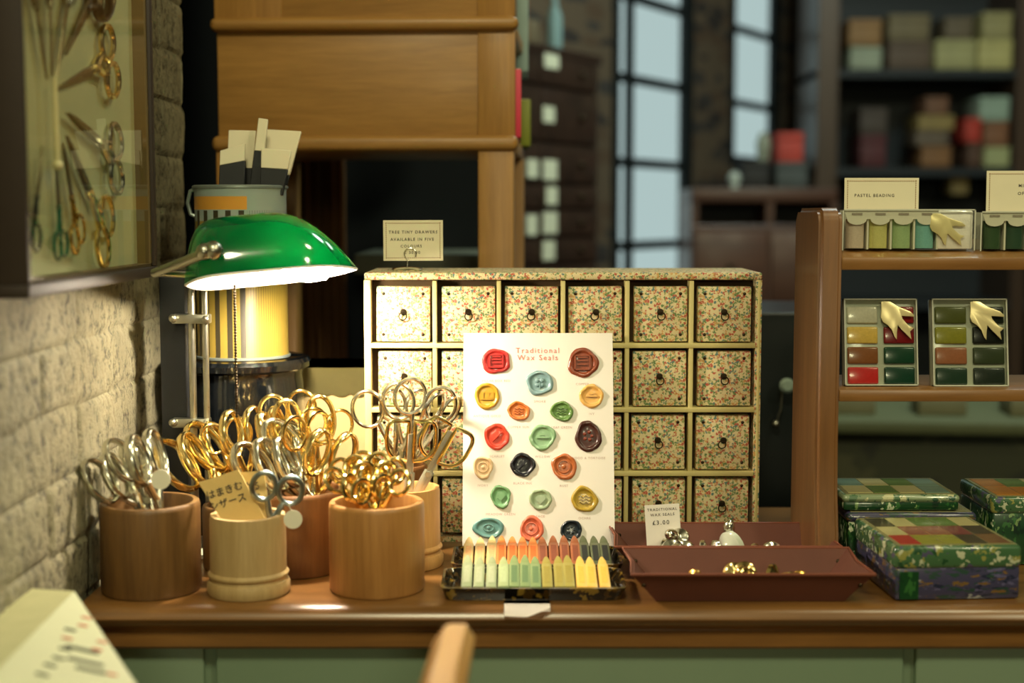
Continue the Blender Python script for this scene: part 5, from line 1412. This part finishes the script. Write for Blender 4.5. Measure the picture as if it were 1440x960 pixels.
# display table seen under the rack
tb = thing('rear_display_table', 'dim olive display table with panelled side seen below the rack shelves', 'table', (.85, 2.7, 0))
TBP = plain('olive_table_paint', (92, 98, 66), .7, var=.15, scale=20)
TM = Matrix.Translation((.9, 2.62, 0)) @ Matrix.Rotation(math.radians(-6), 4, 'Z')
def tbx(name, a, b, mat, bev=.003):
    bm = B(); t2 = bmesh.new(); box(t2, a, b, bev); t2.transform(TM); merge(bm, t2); return obj(name, bm, mat, tb)
ztb = P(1300, 592, 2.62).z
tbx('table_top', (-.50, -.02, ztb-.025), (.9, .6, ztb), TBP, .006)
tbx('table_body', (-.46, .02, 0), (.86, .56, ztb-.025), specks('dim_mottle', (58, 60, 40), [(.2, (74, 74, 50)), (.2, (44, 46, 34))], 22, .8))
for i in range(6):
    x = -.30+i*.17
    bm = B(); t2 = bmesh.new(); box(t2, (x, .06, ztb+.0005), (x+.09, .16, ztb+.035), .004); t2.transform(TM); merge(bm, t2)
    tag(obj('paper_pad', bm, plain('dim_pad', (120, 118, 90), .8)), 'pale paper pad on the dim olive table, number %s from the left' % ['one', 'two', 'three', 'four', 'five', 'six'][i], 'pad', 'pads on the olive table')
# glass knob with hanging wire in the dark gap right of the drawers
ky = 1.75
kb = P(1105, 541, ky)
kd = thing('black_cupboard', 'black cupboard with a clear glass knob in the gap beside the drawer cabinet', 'cupboard', (P(1105, 600, ky).x, ky+.1, 0))
bm = B(); box(bm, (P(1074, 500, ky).x-.06, ky+.012, 0), (P(1180, 500, ky).x, ky+.25, P(1100, 440, ky).z), .003); obj('cupboard_body', bm, plain('cupboard_black', (22, 28, 28), .35, coat=.3), kd, smooth=False)
bm = B(); lathe(bm, [(0, -.013), (.006, -.0125), (.0095, -.009), (.0095, -.004), (.005, 0), (.003, .004), (.003, .014)], 24, Matrix.Translation(kb) @ Matrix.Rotation(-PI/2, 4, 'X'))
obj('glass_knob', bm, plain('knob_glass', (170, 190, 176), .06, .3, coat=1), kd)
bm = B(); tube(bm, [kb+Vector((-.004, .002, -.008)), P(1098, 575, ky), P(1092, 592, ky)], .0012, 6); ball(bm, P(1091, 596, ky), .005, 10, 8); obj('hanging_wire', bm, STEEL, kd)

# ================================================================== LIGHT
w = bpy.data.worlds.new('room_ambient'); S.world = w; w.use_nodes = True
w.node_tree.nodes['Background'].inputs[0].default_value = (.35, .5, .55, 1); w.node_tree.nodes['Background'].inputs[1].default_value = .05
def area(name, loc, target, size, power, colr, shape='DISK'):
    l = bpy.data.lights.new(name, 'AREA'); l.shape = shape; l.size = size; l.energy = power; l.color = colr
    o = bpy.data.objects.new(name, l); COL.objects.link(o); o.location = loc
    o.rotation_euler = (Vector(target)-Vector(loc)).to_track_quat('-Z', 'Y').to_euler()
    return o
WARM = (1.0, .93, .58)
area('ceiling_lamp_front', (-.1, -.2, 2.6), (.0, 1.3, .95), .35, 17, WARM)
area('fill_front_low', (.3, -2.2, 1.75), (.1, 1.3, .8), .4, 12, WARM)  # added unseen fill, low in front, for the green panel and pot fronts
area('ceiling_lamp_right', (1.5, -.3, 2.5), (.6, 1.4, .95), .3, 14, WARM)
area('fill_case', (.9, .9, 2.6), (-.37, 1.2, 1.25), .25, 6, WARM)  # added unseen fill that brightens the inside of the wall case
area('ceiling_lamp_shop', (1.4, 3.2, 2.65), (1.4, 3.6, 0), .6, 9, (.8, .9, .8))
area('fill_rear', (.9, 2.5, 2.65), (.1, 3.5, .9), .4, 20, (.75, .92, .85))  # added unseen cool fill for the dark back of the room
